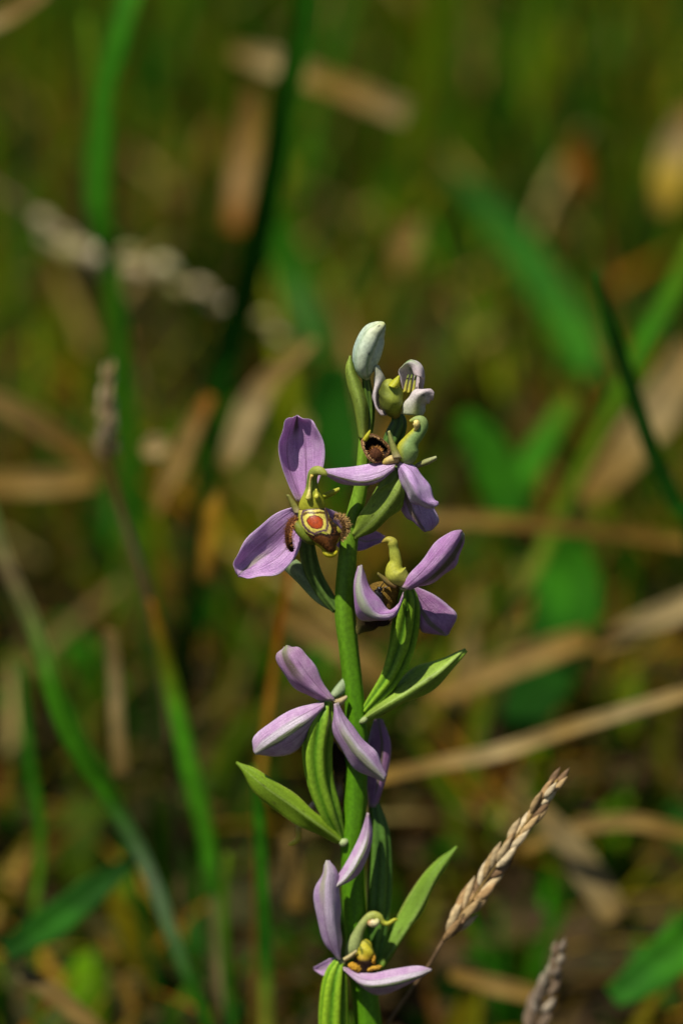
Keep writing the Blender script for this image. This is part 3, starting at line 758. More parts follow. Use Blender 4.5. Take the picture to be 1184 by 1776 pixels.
    hairs('lip_hair', pts, [(-cF * 0.8 + cU * -0.6)] * len(pts), 0.00032, M['velvet'], parent, (0.20, 0.075, 0.02), r=0.00004)
front_lip(A)
def lobe(parent, path, colr, hair=(0.40, 0.17, 0.05), nh=420, out=(-1, 0), ln=0.0006):
    o = tube('lip_lobe', path, M['velvet'], parent, n=24, m=16, paint=along(colr), flat=0.7)
    pts, dirs = [], []
    q = np.array(path, float); c = cr(q[:, :3], 60); r = cr(np.c_[q[:, 3], q[:, 3], q[:, 3]], 60)[:, 0]
    for _ in range(nh):
        i = rng.integers(2, 58); a = rng.uniform(0, 6.28)
        T = c[i + 1] - c[i - 1]; nrm = np.array((-T[1], T[0])); nrm /= np.linalg.norm(nrm) + 1e-9
        off = nrm * math.cos(a) * r[i]
        pts.append(P(c[i][0] + off[0], c[i][1] + off[1], c[i][2] - abs(math.sin(a)) * r[i] * 0.7))
        dv = (cR * off[0] - cU * off[1]); dv = dv / (np.linalg.norm(dv) + 1e-9) * 1.0 - cF * abs(math.sin(a)) * 0.7
        dirs.append(dv)
    hairs('lip_hair', pts, dirs, ln, M['velvet'], parent, hair)
    return o
lobe(A, [(517, 900, -20, 3), (508, 904, -26, 6), (502, 914, -30, 6.5), (500, 930, -30, 6), (502, 945, -26, 6), (507, 956, -20, 3)], [(0, (0.08, 0.025, 0.012)), (0.4, (0.12, 0.04, 0.015)), (0.7, (0.08, 0.03, 0.012)), (1, (0.02, 0.008, 0.008))])
lobe(A, [(579, 894, -20, 3), (590, 897, -26, 5), (598, 906, -28, 6), (600, 918, -26, 6), (595, 930, -22, 5), (588, 937, -18, 3)], [(0, (0.03, 0.012, 0.008)), (0.3, (0.10, 0.05, 0.02)), (0.7, (0.15, 0.09, 0.03)), (1, (0.2, 0.13, 0.03))], hair=(0.46, 0.28, 0.10))
colA = tube('column', [(541, 886, -12, 20), (541, 879, -15, 23), (541, 868, -18, 20.5), (541, 857, -20, 15.5), (541, 846, -20, 11), (541, 832, -24, 9), (544, 820, -30, 9), (552, 816, -38, 8), (561, 820, -42, 6), (566, 825, -42, 3)], M['tissue'], A, flat=0.75,
     paint=along([(0, (0.40, 0.38, 0.03)), (0.3, (0.38, 0.40, 0.03)), (0.55, (0.20, 0.28, 0.05)), (0.8, (0.34, 0.37, 0.07)), (1, (0.40, 0.42, 0.07))]))
tube('lip_shoulder', [(508, 903, -20, 3), (514, 910, -24, 8), (524, 922, -28, 10), (536, 935, -28, 9), (546, 943, -24, 3)], M['tissue'], A, n=20, m=16, paint=along([(0, (0.22, 0.22, 0.03)), (0.5, (0.17, 0.22, 0.02)), (1, (0.12, 0.14, 0.02))]))
tube('lip_tip', [(559, 953, -30, 2), (564, 959, -34, 4.5), (572, 962, -36, 5.5), (580, 960, -35, 4.5), (584, 955, -32, 2)], M['tissue'], A, n=16, m=14, paint=flat((0.52, 0.47, 0.02)))
tube('pollinium', [(541, 824, -38, 3), (538, 834, -35, 2), (537, 846, -34, 2), (536, 856, -36, 3.5), (535, 864, -36, 5), (535, 868, -36, 2)], M['gloss'], A, n=20, m=10, paint=along([(0, (0.62, 0.46, 0.10)), (0.5, (0.55, 0.48, 0.16)), (1, (0.52, 0.50, 0.06))]))
tube('pollinium', [(548, 848, -36, 1.5), (549, 855, -35, 3), (549, 862, -36, 4.5), (549, 866, -36, 2)], M['gloss'], A, n=14, m=10, paint=flat((0.50, 0.48, 0.05)))

# ---- upper flower with the cup-shaped dark lip
HEAD = 0.0
Bf = flower((690, 804, -30))
surf3('sepal', z([(688, 800), (650, 803), (612, 809), (582, 812), (556, 814)], -34, -45, -50), z([(684, 810), (658, 829), (625, 836), (594, 829), (556, 817)], -48, -66, -66, -52),
      z([(684, 815), (650, 837), (617, 841), (588, 838), (557, 819)], -30, -38, -40, -48), M['sepal_band'] if False else sepal_mat('sepal_keeled', (0.64, 0.42, 0.68), (0.78, 0.62, 0.80), (0.15, 0.16, 0.03), 0.02, 0.17, 0.12, 0.95, 0.0), Bf)
surf3('sepal', z([(688, 806), (699, 846), (711, 868), (732, 881), (750, 880)], -34, -44, -48), z([(691, 804), (706, 824), (719, 846), (730, 866), (752, 880)], -44, -80, -80, -62),
      z([(694, 799), (724, 812), (742, 840), (754, 866), (761, 874)], -34, -50, -58), M['sepal_fold'], Bf, keel=0.7, ripple=0.0002)
surf3('sepal', z([(692, 822), (692, 872), (704, 898), (720, 905), (735, 921)], -8, 0, 4), z([(696, 818), (703, 858), (713, 886), (724, 905), (738, 922)], -16, -16, -8),
      z([(704, 818), (735, 848), (751, 878), (761, 903), (749, 919)], -4, 0, 4), sepal_mat('sepal_brown_keel', (0.60, 0.38, 0.60), (0.70, 0.54, 0.68), (0.20, 0.15, 0.06), 0.0, 0.24, 0.1, 0.9, 0.0), Bf)
tube('ovary', [(689, 812, -24, 9), (678, 832, -20, 14), (662, 860, -16, 15), (642, 892, -12, 13), (620, 925, -6, 8)], M['flesh'], Bf, ribs=6, ribamp=0.12, twist=0.8, paint=ridged((0.20, 0.30, 0.04), (0.07, 0.14, 0.015)))
def rim_paint(u, v, s):
    st = [(0, (0.50, 0.36, 0.12)), (0.22, (0.46, 0.22, 0.13)), (0.36, (0.40, 0.20, 0.10)), (0.46, (0.30, 0.14, 0.06)), (0.6, (0.012, 0.006, 0.004)), (1, (0.010, 0.005, 0.003))]
    return along(st)(u, v, s)
lipB_out = [(626, 768, -34), (632, 758, -30), (643, 753, -24), (656, 757, -20), (668, 766, -18), (677, 778, -20), (673, 789, -28), (663, 799, -38), (650, 803, -46), (640, 797, -46), (631, 784, -42)]
bowl('lip', lipB_out, M['velvet'], Bf, [(0.35, 22, -2, 4), (0.75, 14, -1, 2), (1.0, 4, 0, 0), (1.03, -4, 0, 0), (0.93, -6, 0, -1), (0.82, 0, 1, -1), (0.7, 12, 2, -1), (0.35, 16, 3, -1)], rim_paint)
tube('lip_swelling', [(655, 800, -34, 5), (653, 793, -40, 11), (651, 787, -42, 12), (651, 781, -40, 8), (651, 777, -36, 2)], M['velvet'], Bf, n=14, m=16, paint=flat((0.07, 0.025, 0.010)))
q = cr(lipB_out, 300, True); cB = q.mean(axis=0)
hairs('lip_hair', [P(a[0], a[1], a[2] - 4) for a in cB + (q - cB) * 0.95], [((a - cB)[0] * cR * -1 + (a - cB)[1] * cU) / 30 - 0.6 * cF for a in q], 0.0006, M['velvet'], Bf, (0.62, 0.38, 0.17), r=0.00008)
aa = rng.uniform(0, 6.28, 120)
hairs('lip_hair', [P(651 + 11 * math.cos(a), 786 + 10 * math.sin(a), -44) for a in aa], [cR * math.cos(a) - cU * math.sin(a) - 0.5 * cF for a in aa], 0.0005, M['velvet'], Bf, (0.48, 0.22, 0.06), r=0.00007)
tube('lip_tip', [(632, 764, -36, 4), (636, 757, -38, 4), (640, 750, -38, 2.5), (642, 746, -38, 1)], M['tissue'], Bf, n=12, m=10, paint=flat((0.50, 0.48, 0.03)))
tube('lip_base', [(664, 803, -42, 4), (672, 799, -44, 6), (682, 796, -42, 7.5), (690, 798, -38, 6)], M['tissue'], Bf, n=14, m=12, paint=along([(0, (0.54, 0.42, 0.08)), (1, (0.62, 0.48, 0.26))]))
surf3('petal', z([(681, 796), (675, 772), (672, 750)], -48, -44), z([(689, 794), (681, 772), (674, 747)], -56, -52), z([(697, 795), (685, 770), (676, 749)], -48, -44), M['tissue'], Bf, n=20, m=9,
      paint=along([(0, (0.55, 0.45, 0.24)), (0.3, (0.32, 0.33, 0.08)), (1, (0.36, 0.38, 0.12))]))
surf3('petal', z([(719, 806), (735, 797), (755, 791)], -26, -34), z([(721, 809), (738, 802), (757, 793)], -34, -40), z([(722, 812), (742, 806), (757, 797)], -26, -34), M['tissue'], Bf, n=20, m=9,
      paint=along([(0, (0.40, 0.32, 0.16)), (0.4, (0.28, 0.30, 0.10)), (1, (0.40, 0.42, 0.20))]))
def colpaint(u, v, g):
    base = along([(0, (0.24, 0.34, 0.10)), (0.5, (0.20, 0.32, 0.10)), (0.8, (0.30, 0.38, 0.12)), (1, (0.36, 0.38, 0.06))])(u, v, g)
    y = np.clip(-np.cos(v) * 1.6 - 0.5, 0, 1)[:, None]
    y2 = np.clip(np.cos(v) * 1.6 - 0.5, 0, 1)[:, None] * 0
    return base * (1 - y) + np.array((0.46, 0.44, 0.03)) * y
tube('column', [(704, 804, -34, 10), (706, 792, -36, 17), (707, 778, -36, 19), (713, 765, -36, 14), (724, 752, -36, 12), (731, 740, -36, 11), (730, 731, -37, 10), (723, 728, -38, 7), (715, 729, -38, 4), (710, 731, -38, 2)], M['tissue'], Bf, paint=colpaint)
tube('pollinium', [(718, 730, -47, 2), (721, 733, -48, 6), (722, 740, -47, 5), (719, 747, -44, 2)], M['gloss'], Bf, n=14, m=12, paint=flat((0.62, 0.50, 0.16)))

# ---- right-hand flower with the cupped front sepal
HEAD = -40.0
C = flower((700, 1020, -14))
surf3('sepal', z([(694, 1017), (718, 988), (748, 950), (771, 926), (799, 919)], -26, -44, -52), z([(706, 1022), (742, 993), (770, 963), (788, 940), (802, 922)], -36, -58, -60, -52),
      z([(712, 1022), (756, 1008), (784, 986), (798, 960), (804, 928)], -16, -26, -44), M['sepal_band'], C, keel=0.3, ripple=0.0002)
surf3('sepal', z([(712, 1024), (722, 1066), (730, 1094), (746, 1098), (770, 1100)], 14, 24, 26), z([(714, 1022), (728, 1056), (746, 1081), (761, 1093), (774, 1102)], 6, 8, 14),
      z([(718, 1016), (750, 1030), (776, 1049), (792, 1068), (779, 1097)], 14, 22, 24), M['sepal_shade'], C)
surf3('sepal', z([(698, 1024), (694, 1046), (676, 1057), (656, 1038), (641, 1012), (626, 981)], -22, -34, -38, -30), z([(699, 1036), (682, 1066), (650, 1068), (629, 1048), (620, 1016), (625, 980)], -30, -64, -70, -38),
      z([(697, 1040), (684, 1068), (654, 1079), (622, 1070), (613, 1028), (622, 984)], -20, -36, -34, -28), M['sepal_cup'], C, n=56, ripple=0.0002)
ovar = ridged((0.20, 0.36, 0.02), (0.035, 0.12, 0.006))
tube('ovary', [(704, 1016, -10, 9), (707, 1045, 2, 18), (702, 1090, 18, 22), (694, 1130, 26, 20.5), (678, 1172, 30, 17), (656, 1204, 33, 13), (632, 1234, 36, 7)], M['flesh'], C, n=60, m=48, ribs=6, ribamp=0.17, twist=0.7, paint=ovar)
tube('column', [(702, 1014, -16, 8), (698, 1006, -18, 14), (687, 995, -18, 19.5), (684, 985, -18, 15), (686, 973, -18, 10.5), (684, 960, -18, 9.5), (682, 950, -18, 8), (680, 941, -18, 9), (674, 936, -18, 6), (667, 938, -18, 4), (662, 941, -18, 1.5)], M['tissue'], C,
     paint=along([(0, (0.40, 0.40, 0.10)), (0.3, (0.46, 0.46, 0.05)), (0.6, (0.38, 0.42, 0.06)), (0.85, (0.40, 0.34, 0.05)), (1, (0.26, 0.16, 0.03))]))
tube('lip', [(690, 1016, 4, 8), (676, 1024, 6, 20), (660, 1040, 10, 30), (648, 1060, 12, 30), (636, 1078, 12, 20), (624, 1092, 14, 8), (620, 1100, 14, 2)], M['velvet'], C, n=40, m=28, bump=0.06,
     paint=along([(0, (0.22, 0.13, 0.02)), (0.25, (0.12, 0.07, 0.01)), (0.45, (0.04, 0.022, 0.008)), (0.65, (0.03, 0.014, 0.008)), (0.85, (0.10, 0.09, 0.02)), (1, (0.16, 0.14, 0.03))]))  # dark tones include painted shade of the cup interior
lobe(C, [(645, 1076, -6, 3), (655, 1080, -10, 6), (668, 1078, -12, 7), (678, 1072, -10, 4)], [(0, (0.02, 0.01, 0.008)), (1, (0.03, 0.015, 0.01))], hair=(0.05, 0.025, 0.015), nh=120)
surf3('petal', z([(690, 1012), (674, 1004), (655, 992)], -22, -26), z([(688, 1017), (672, 1010), (654, 995)], -28, -30), z([(685, 1020), (670, 1015), (655, 997)], -22, -26), M['tissue'], C, n=16, m=8, paint=along([(0, (0.30, 0.18, 0.06)), (1, (0.16, 0.14, 0.03))]))
HEAD = 0.0
surf3('bract', z([(627, 1244), (652, 1216), (700, 1172), (748, 1147), (806, 1126)], -4, 12, 10, -6), z([(629, 1249), (664, 1225), (712, 1196), (760, 1166), (807, 1126)], -16, -34, -32, -10),
      z([(630, 1254), (664, 1238), (714, 1216), (768, 1182), (807, 1128)], -6, -14, -14, -8), M['tissue'], orchid, paint=leafy((0.27, 0.40, 0.06), (0.22, 0.36, 0.02)), ripple=0.00025, n=60, m=40, keel=0.55)

# ---- left-hand flower seen from behind
Dd = flower((569, 1220, -36))
surf3('sepal', z([(562, 1216), (534, 1208), (508, 1190), (487, 1163), (481, 1136), (492, 1122)], -44, -44, -40), z([(571, 1214), (541, 1192), (516, 1168), (500, 1146), (494, 1130), (497, 1120)], -56, -70, -66, -50),
      z([(580, 1216), (561, 1184), (545, 1154), (530, 1132), (515, 1122), (502, 1119)], -44, -46, -40), M['sepal_top'], Dd, keel=0.55, ripple=0.0002)
surf3('sepal', z([(562, 1216), (508, 1230), (468, 1254), (440, 1278), (439, 1300)], -46, -54, -58), z([(562, 1224), (531, 1250), (501, 1270), (470, 1290), (442, 1307)], -58, -76, -76, -62),
      z([(560, 1228), (536, 1270), (514, 1302), (482, 1312), (444, 1308)], -42, -40, -44, -56), M['sepal_back'], Dd, keel=0.55)
surf3('sepal', z([(578, 1222), (577, 1264), (597, 1309), (629, 1342), (664, 1355)], -44, -48, -48), z([(582, 1220), (590, 1260), (612, 1298), (640, 1328), (667, 1352)], -58, -78, -78, -62),
      z([(586, 1218), (610, 1258), (637, 1287), (658, 1314), (668, 1346)], -44, -52, -52), M['sepal_back2'], Dd, keel=0.55, ripple=0.0002)
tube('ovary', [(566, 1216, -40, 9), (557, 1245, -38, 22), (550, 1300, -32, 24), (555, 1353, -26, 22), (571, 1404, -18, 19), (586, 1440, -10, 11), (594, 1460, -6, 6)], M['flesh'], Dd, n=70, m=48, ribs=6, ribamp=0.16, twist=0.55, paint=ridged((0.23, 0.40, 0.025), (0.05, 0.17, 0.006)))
tube('lip', [(578, 1290, -4, 5), (584, 1312, 2, 10), (590, 1330, 6, 13), (588, 1352, 8, 11), (586, 1372, 8, 9), (588, 1392, 8, 6), (590, 1402, 8, 2)], M['velvet'], Dd, n=30, m=20, bump=0.14,
     paint=along([(0, (0.02, 0.01, 0.008)), (0.35, (0.03, 0.015, 0.008)), (0.5, (0.16, 0.09, 0.03)), (0.68, (0.40, 0.27, 0.22)), (0.85, (0.30, 0.14, 0.03)), (1, (0.1, 0.03, 0.02))]))
surf3('petal', z([(576, 1214), (586, 1212), (600, 1206)], -30, -22), z([(578, 1218), (589, 1217), (602, 1209)], -36, -28), z([(578, 1222), (592, 1224), (600, 1214)], -30, -22), M['tissue'], Dd, n=14, m=8, paint=flat((0.48, 0.38, 0.20)))
surf3('petal', z([(572, 1204), (582, 1190), (596, 1174)], -16, 0), z([(578, 1208), (590, 1196), (602, 1182)], -22, -6), z([(582, 1212), (596, 1204), (604, 1196)], -16, 0), M['tissue'], Dd, n=14, m=8, paint=flat((0.30, 0.38, 0.20)))
tube('column', [(548, 1396, 20, 9), (538, 1406, 22, 9), (524, 1420, 22, 7), (518, 1436, 20, 6), (518, 1452, 18, 5), (512, 1460, 18, 4.5), (504, 1464, 18, 3.5), (500, 1463, 18, 1)], M['tissue'], Dd,
     paint=along([(0, (0.46, 0.34, 0.26)), (0.3, (0.40, 0.26, 0.16)), (0.5, (0.55, 0.45, 0.06)), (1, (0.70, 0.64, 0.04))]))
surf3('bract', z([(591, 1450), (552, 1412), (507, 1374), (458, 1341), (410, 1321)], -10, -30, -34, -26), z([(594, 1460), (555, 1432), (507, 1398), (456, 1362), (410, 1322)], -20, -46, -48, -32),
      z([(597, 1466), (560, 1453), (507, 1424), (452, 1386), (411, 1324)], -10, -30, -34, -26), M['tissue'], orchid, paint=leafy((0.20, 0.33, 0.02), (0.22, 0.34, 0.02)), ripple=0.00022, n=60, m=40, keel=0.4)
tube('bract_joint', [(590, 1462, -16, 3), (594, 1462, -20, 7), (599, 1459, -18, 6), (602, 1456, -14, 2)], M['tissue'], orchid, n=12, m=12, paint=flat((0.40, 0.48, 0.22)))
tube('bract_joint', [(623, 1254, -14, 2), (628, 1251, -18, 5), (633, 1247, -16, 5), (637, 1243, -12, 2)], M['tissue'], orchid, n=12, m=12, paint=flat((0.36, 0.44, 0.18)))

# ---- flower turned away behind the stem
F = flower((648, 1398, 26))
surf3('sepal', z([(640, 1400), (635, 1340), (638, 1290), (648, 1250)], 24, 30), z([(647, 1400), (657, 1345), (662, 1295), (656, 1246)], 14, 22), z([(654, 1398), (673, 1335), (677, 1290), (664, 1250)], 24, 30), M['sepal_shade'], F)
surf3('sepal', z([(636, 1409), (624, 1448), (603, 1490), (585, 1520), (577, 1538)], -24, -40, -56), z([(638, 1410), (637, 1455), (624, 1490), (603, 1522), (579, 1540)], -36, -62, -64), z([(640, 1410), (646, 1448), (636, 1490), (616, 1522), (581, 1541)], -24, -42, -56), M['sepal_back'], F, keel=0.6)
tube('ovary', [(648, 1394, 26, 9), (657, 1440, 24, 17), (659, 1490, 22, 20), (658, 1550, 20, 21), (653, 1620, 14, 18), (642, 1690, 4, 10)], M['flesh'], F, n=60, m=40, ribs=6, ribamp=0.12, twist=0.5, paint=ridged((0.09, 0.19, 0.025), (0.03, 0.09, 0.012)))  # dark greens paint in the shade cast by stem and flowers
surf3('bract', z([(640, 1690), (668, 1625), (704, 1562), (735, 1512), (791, 1468)], 4, 30, 40), z([(648, 1692), (690, 1632), (728, 1575), (757, 1520), (792, 1468)], -2, 12, 30), z([(654, 1694), (692, 1640), (728, 1585), (756, 1530), (792, 1470)], 4, 26, 40), M['tissue'], orchid, paint=leafy((0.17, 0.30, 0.03), (0.15, 0.27, 0.02)), ripple=0.00025, n=60, m=40, keel=0.5)

# ---- bottom flower
Gf = flower((592, 1668, -44))
surf3('sepal', z([(586, 1666), (563, 1633), (548, 1588), (546, 1543), (558, 1512), (566, 1493)], -46, -52, -56), z([(588, 1664), (578, 1632), (571, 1590), (569, 1545), (571, 1512), (568, 1492)], -58, -78, -76, -60), z([(591, 1662), (592, 1630), (592, 1598), (588, 1562), (587, 1520), (570, 1494)], -46, -52, -56),
      sepal_mat('sepal_hooded', (0.58, 0.40, 0.62), (0.76, 0.64, 0.74), (0.42, 0.44, 0.22), -0.45, 0.3, 0.3, 0.7, 0.35, 0.3, (0.1, 0.5, 0.5)), Gf, ripple=0.0002)
surf3('sepal', z([(594, 1676), (640, 1688), (678, 1681), (723, 1675), (747, 1680)], -48, -58, -60), z([(596, 1682), (630, 1708), (672, 1708), (718, 1696), (748, 1682)], -58, -80, -78, -62), z([(600, 1682), (636, 1718), (662, 1726), (700, 1711), (747, 1684)], -46, -44, -50, -58), M['sepal_back'], Gf, keel=0.6)
surf3('sepal', z([(588, 1664), (574, 1662), (558, 1670), (544, 1678)], -36, -24), z([(587, 1670), (572, 1673), (557, 1680), (544, 1680)], -32, -18), z([(586, 1676), (574, 1690), (560, 1692), (545, 1682)], -36, -24), M['sepal_left'], Gf)
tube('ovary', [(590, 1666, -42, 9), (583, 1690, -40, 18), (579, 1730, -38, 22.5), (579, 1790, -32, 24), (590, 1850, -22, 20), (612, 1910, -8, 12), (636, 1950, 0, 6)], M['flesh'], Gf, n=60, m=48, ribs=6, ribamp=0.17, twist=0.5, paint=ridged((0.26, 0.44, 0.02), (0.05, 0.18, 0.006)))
tube('column', [(606, 1660, -30, 8), (612, 1645, -32, 13), (616, 1632, -32, 12), (624, 1612, -32, 8.5), (634, 1597, -32, 8), (645, 1588, -32, 8), (656, 1590, -32, 7), (663, 1599, -33, 5), (672, 1602, -34, 4), (684, 1595, -34, 3), (689, 1596, -34, 1)], M['tissue'], Gf,
     paint=along([(0, (0.30, 0.36, 0.14)), (0.35, (0.32, 0.38, 0.12)), (0.7, (0.42, 0.44, 0.05)), (1, (0.46, 0.44, 0.02))]))
tube('pollinium', [(638, 1598, -40, 3), (643, 1601, -42, 7), (651, 1600, -42, 7), (656, 1594, -40, 3)], M['gloss'], Gf, n=14, m=12, paint=along([(0, (0.30, 0.14, 0.05)), (0.5, (0.55, 0.48, 0.26)), (1, (0.5, 0.5, 0.2))]))
def lipg(u, v, g):
    c = along([(0, (0.46, 0.42, 0.03)), (0.3, (0.50, 0.44, 0.03)), (0.42, (0.46, 0.30, 0.02)), (0.48, (0.03, 0.015, 0.008)), (0.8, (0.02, 0.01, 0.006)), (1, (0.35, 0.18, 0.02))])(u, v, g)
    dk = ((np.sin(v * 5 + 1) > 0.75) & (u < 0.35))[:, None]
    return np.where(dk, np.array((0.10, 0.13, 0.02)), c)
tube('lip', [(620, 1634, -30, 4), (628, 1640, -32, 13), (631, 1650, -34, 17), (631, 1662, -34, 18), (632, 1674, -34, 19), (634, 1688, -32, 17), (636, 1698, -30, 4)], M['tissue'], Gf, n=40, m=24, paint=lipg, bump=0.09)
tube('lip_lobe', [(644, 1652, -40, 2), (647, 1660, -42, 4.5), (647, 1668, -42, 4.5), (644, 1674, -42, 2)], M['velvet'], Gf, n=12, m=12, paint=flat((0.42, 0.22, 0.02)), bump=0.18)
tube('lip_lobe', [(634, 1683, -48, 2), (645, 1680, -50, 4), (655, 1678, -48, 4), (662, 1676, -44, 1.5)], M['velvet'], Gf, n=12, m=12, paint=flat((0.45, 0.26, 0.03)), bump=0.18)
tube('lip_lobe', [(605, 1672, -48, 3), (612, 1676, -52, 7), (620, 1680, -52, 7), (627, 1682, -48, 3)], M['velvet'], Gf, n=12, m=12, paint=flat((0.45, 0.24, 0.02)), bump=0.18)
surf3('petal', z([(594, 1662), (604, 1656), (618, 1647)], -50, -48), z([(596, 1665), (606, 1659), (619, 1649)], -56, -52), z([(598, 1668), (608, 1662), (619, 1652)], -50, -48), M['tissue'], Gf, n=14, m=8, paint=flat((0.52, 0.44, 0.20)))

# ---- bracts of the upper flowers
surf3('bract', z([(609, 922), (624, 892), (641, 866), (664, 842), (694, 824)], -14, -30, -34, -30), z([(613, 930), (646, 902), (672, 874), (690, 850), (698, 824)], -20, -42, -46, -34),
      z([(616, 938), (652, 919), (684, 892), (701, 868), (700, 828)], -12, -28, -32, -28), M['tissue'], orchid, paint=leafy((0.24, 0.34, 0.05), (0.20, 0.30, 0.02)), ripple=0.00022, n=60, m=40, keel=0.3)
surf3('bract', z([(580, 1063), (547, 1043), (516, 1011), (488, 984)], 2, 18, 20), z([(582, 1056), (556, 1030), (527, 1002), (500, 978)], -2, 10, 14), z([(584, 1046), (562, 1016), (538, 990), (514, 970)], 2, 18, 20), M['tissue'], orchid, paint=leafy((0.22, 0.30, 0.14), (0.24, 0.34, 0.14)))

# ---- topmost bud
H = flower((634, 655, 0))
def budp(u, v, g):
    c = along([(0, (0.14, 0.20, 0.05)), (0.12, (0.40, 0.47, 0.30)), (0.5, (0.48, 0.56, 0.42)), (0.8, (0.52, 0.55, 0.34)), (1, (0.46, 0.50, 0.20))])(u, v, g)
    b = (np.clip(-np.cos(v) - 0.35, 0, 1) * np.clip(1.1 - u, 0, 1))[:, None]
    c = c * (1 - b) + np.array((0.22, 0.36, 0.34)) * b  # blue-green left side: shade painted onto the plane away from the light
    seam = (np.exp(-((v - 1.05 - 0.25 * np.sin(u * 6)) / 0.13) ** 2) * 0.75 + np.exp(-((v - 2.35 + 0.2 * u) / 0.09) ** 2) * 0.5)[:, None]
    c = c * (1 - seam) + np.array((0.14, 0.24, 0.10)) * seam
    for (su, sv, w) in ((0.80, 1.75, 0.03), (0.84, 1.0, 0.018), (0.42, 1.35, 0.022)):
        s = np.exp(-((u - su) / w) ** 2 - ((v - sv) / (w * 4)) ** 2)[:, None]
        c = c * (1 - s) + 0.02 * s
    return c
bud = tube('bud', [(634, 655, -2, 7), (632, 646, -3, 14), (631, 632, -4, 20), (634, 614, -4, 23.5), (640, 596, -6, 23), (647, 580, -8, 20), (656, 570, -10, 14), (663, 564, -10, 8), (667, 561, -10, 3)], M['flesh'], H, n=70, m=60, ribs=3, ribamp=0.16, twist=0.6, paint=budp)
tube('ovary', [(634, 652, 0, 6), (637, 680, 4, 8), (640, 710, 6, 9), (638, 745, 4, 8), (632, 775, 0, 5)], M['flesh'], H, ribs=6, ribamp=0.14, paint=ridged((0.10, 0.18, 0.02), (0.03, 0.07, 0.01)))
surf3('bract', z([(622, 760), (613, 705), (602, 668), (599, 638), (606, 617)], -4, -8, -8), z([(630, 762), (625, 708), (614, 668), (607, 640), (607, 617)], -14, -26, -18, -10), z([(637, 760), (639, 715), (629, 672), (618, 648), (608, 618)], -4, -4, -6),
      M['tissue'], orchid, paint=leafy((0.28, 0.38, 0.06), (0.22, 0.31, 0.03)), n=56)

# ---- flower just opening, behind the topmost bud
I = flower((690, 716, 20))
WHT = along([(0, (0.50, 0.54, 0.34)), (0.35, (0.66, 0.60, 0.58)), (0.7, (0.66, 0.56, 0.58)), (1, (0.56, 0.46, 0.46))])
surf3('sepal', z([(647, 643), (650, 660), (647, 682), (650, 704), (660, 720)], 0, 0), z([(652, 634), (658, 656), (650, 680), (652, 704), (664, 720)], -14, -10), z([(658, 636), (668, 662), (660, 684), (658, 704), (672, 722)], 10, 10), M['tissue'], I, paint=WHT, n=30, m=14, ripple=0.0002)
def ballp(u, v, g):
    c = along([(0, (0.40, 0.42, 0.05)), (0.3, (0.30, 0.36, 0.05)), (0.7, (0.28, 0.32, 0.04)), (1, (0.22, 0.16, 0.05))])(u, v, g)
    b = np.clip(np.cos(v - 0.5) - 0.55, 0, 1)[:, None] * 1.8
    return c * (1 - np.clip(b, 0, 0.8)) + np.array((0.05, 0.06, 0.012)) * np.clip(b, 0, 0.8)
tube('lip', [(672, 658, -6, 6), (674, 668, -8, 15), (677, 682, -8, 21), (679, 697, -6, 21), (682, 710, 0, 15), (686, 722, 8, 7)], M['tissue'], I, n=36, m=30, paint=ballp, bump=0.04)
surf3('lip_tip', z([(672, 668), (682, 658), (691, 651)], -26, -20), z([(680, 672), (688, 664), (692, 652)], -34, -24), z([(688, 674), (693, 667), (693, 654)], -24, -18), M['tissue'], I, n=14, m=8, paint=flat((0.48, 0.48, 0.03)))
def hoodp(u, v, s):
    c = WHT(u, v, s); g = (np.exp(-(v / 0.35) ** 2) * np.clip(1 - u * 1.2, 0, 1))[:, None]
    return c * (1 - g) + np.array((0.14, 0.26, 0.07)) * g
surf3('sepal', z([(699, 633), (691, 643), (694, 658), (698, 676)], 4, 0, 4), z([(714, 626), (713, 640), (714, 656), (714, 676)], 20, 34, 26), z([(729, 631), (735, 645), (736, 658), (733, 676)], 4, 0, 4), M['tissue'], I, paint=hoodp, n=30, m=18)
surf3('sepal', z([(693, 640), (703, 634), (712, 638), (717, 650)], -4, -12), z([(706, 627), (716, 627), (726, 636), (728, 654)], -10, -20), z([(716, 625), (728, 630), (735, 642), (735, 658)], 4, -4), M['tissue'], I, paint=hoodp, n=24, m=14)
for xa, xb in ((708, 701), (714, 708), (721, 716)):
    tube('stamen', [(xa, 650, 10, 1.5), ((xa + xb) / 2, 664, 2, 2.4), (xb, 682, -4, 3)], M['tissue'], I, n=12, m=8, paint=along([(0, (0.12, 0.18, 0.03)), (1, (0.52, 0.46, 0.06))]))
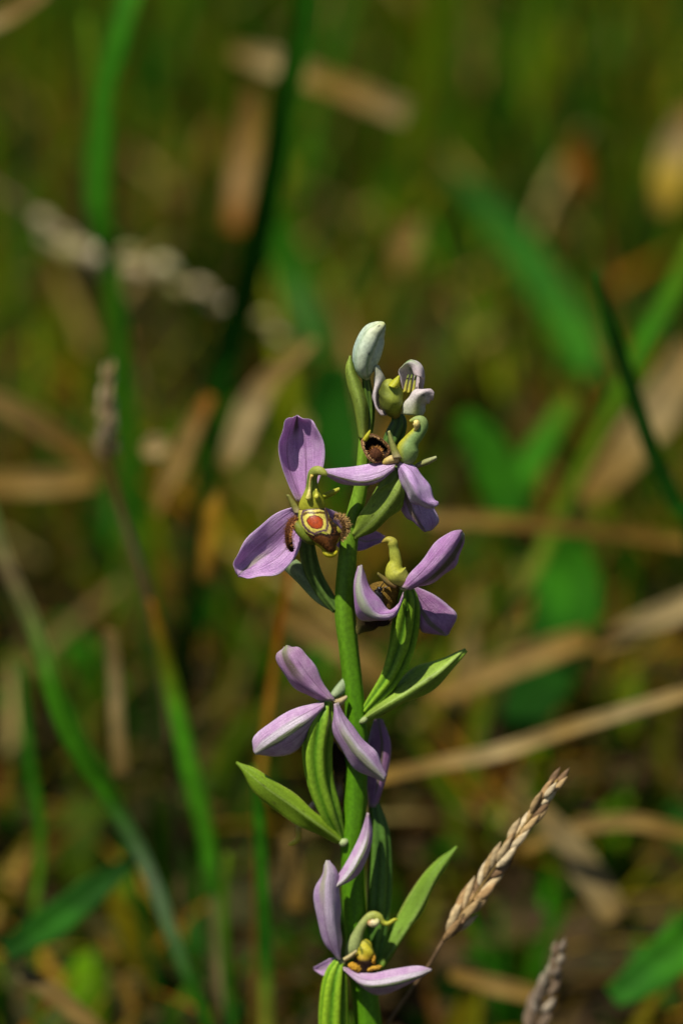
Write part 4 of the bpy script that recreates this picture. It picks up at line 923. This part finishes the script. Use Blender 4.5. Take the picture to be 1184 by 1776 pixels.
def spotp(u, v, s):
    c = WHT(u, v, s)
    g = (np.exp(-((v - 0.25) / 0.35) ** 2) * np.clip(1.05 - u, 0, 1))[:, None] * 0.75
    c = c * (1 - g) + np.array((0.34, 0.38, 0.08)) * g
    k = np.exp(-((u - 0.55) / 0.05) ** 2 - ((v - 0.2) / 0.12) ** 2)[:, None]
    return c * (1 - k) + 0.03 * k
surf3('sepal', z([(696, 718), (704, 694), (719, 677), (741, 673), (752, 681)], -8, -18, -16), z([(714, 720), (720, 698), (729, 684), (742, 681), (752, 685)], -22, -36, -24), z([(734, 722), (738, 706), (743, 698), (748, 695), (751, 690)], -8, -14, -14), M['tissue'], I, paint=spotp, n=30, m=20, ripple=0.0002)
tube('ovary', [(688, 716, 20, 8), (691, 734, 22, 13), (684, 755, 22, 15), (672, 780, 20, 14), (652, 808, 14, 12), (632, 842, 6, 7)], M['flesh'], I, n=40, m=36, ribs=6, ribamp=0.15, twist=0.5, paint=ridged((0.08, 0.16, 0.025), (0.02, 0.05, 0.012)))

# ---- a tiny insect in the right-hand flower
HEAD = -40.0
ins_at = P(656, 1022, -26)
ins = empty('small_insect', ins_at)
tag(ins, 'tiny black insect with thin feelers sitting inside the cupped sepal', 'insect')
def ip(pts): return [(656 + a, 1022 + b, -24 + c, r) for a, b, c, r in pts]
tube('body', ip([(4, -4, -4, 1.5), (3, -2, -4, 5), (0, 2, -3, 4), (-1, 5, -2, 6), (1, 13, 0, 7), (5, 20, 2, 5), (7, 24, 3, 1)]), M['insect'], ins, n=30, m=14, paint=flat((0.012, 0.01, 0.008)))
for pts in ([(4, -4, -5, .8), (8, -10, -8, .7), (11, -15, -8, .5)], [(5, -2, -5, .8), (11, -3, -8, .7), (17, -5, -8, .5)]):
    tube('feeler', ip(pts), M['insect'], ins, n=10, m=6, paint=flat((0.012, 0.01, 0.008)))
for s in (-1, 1):
    for k in range(3):
        tube('leg', ip([(0, 3 + 4 * k, -2, 1), (5 * s, 1 + 5 * k, -6, .9), (9 * s, 5 + 5 * k, -1, .6)]), M['insect'], ins, n=10, m=6, paint=flat((0.012, 0.01, 0.008)))
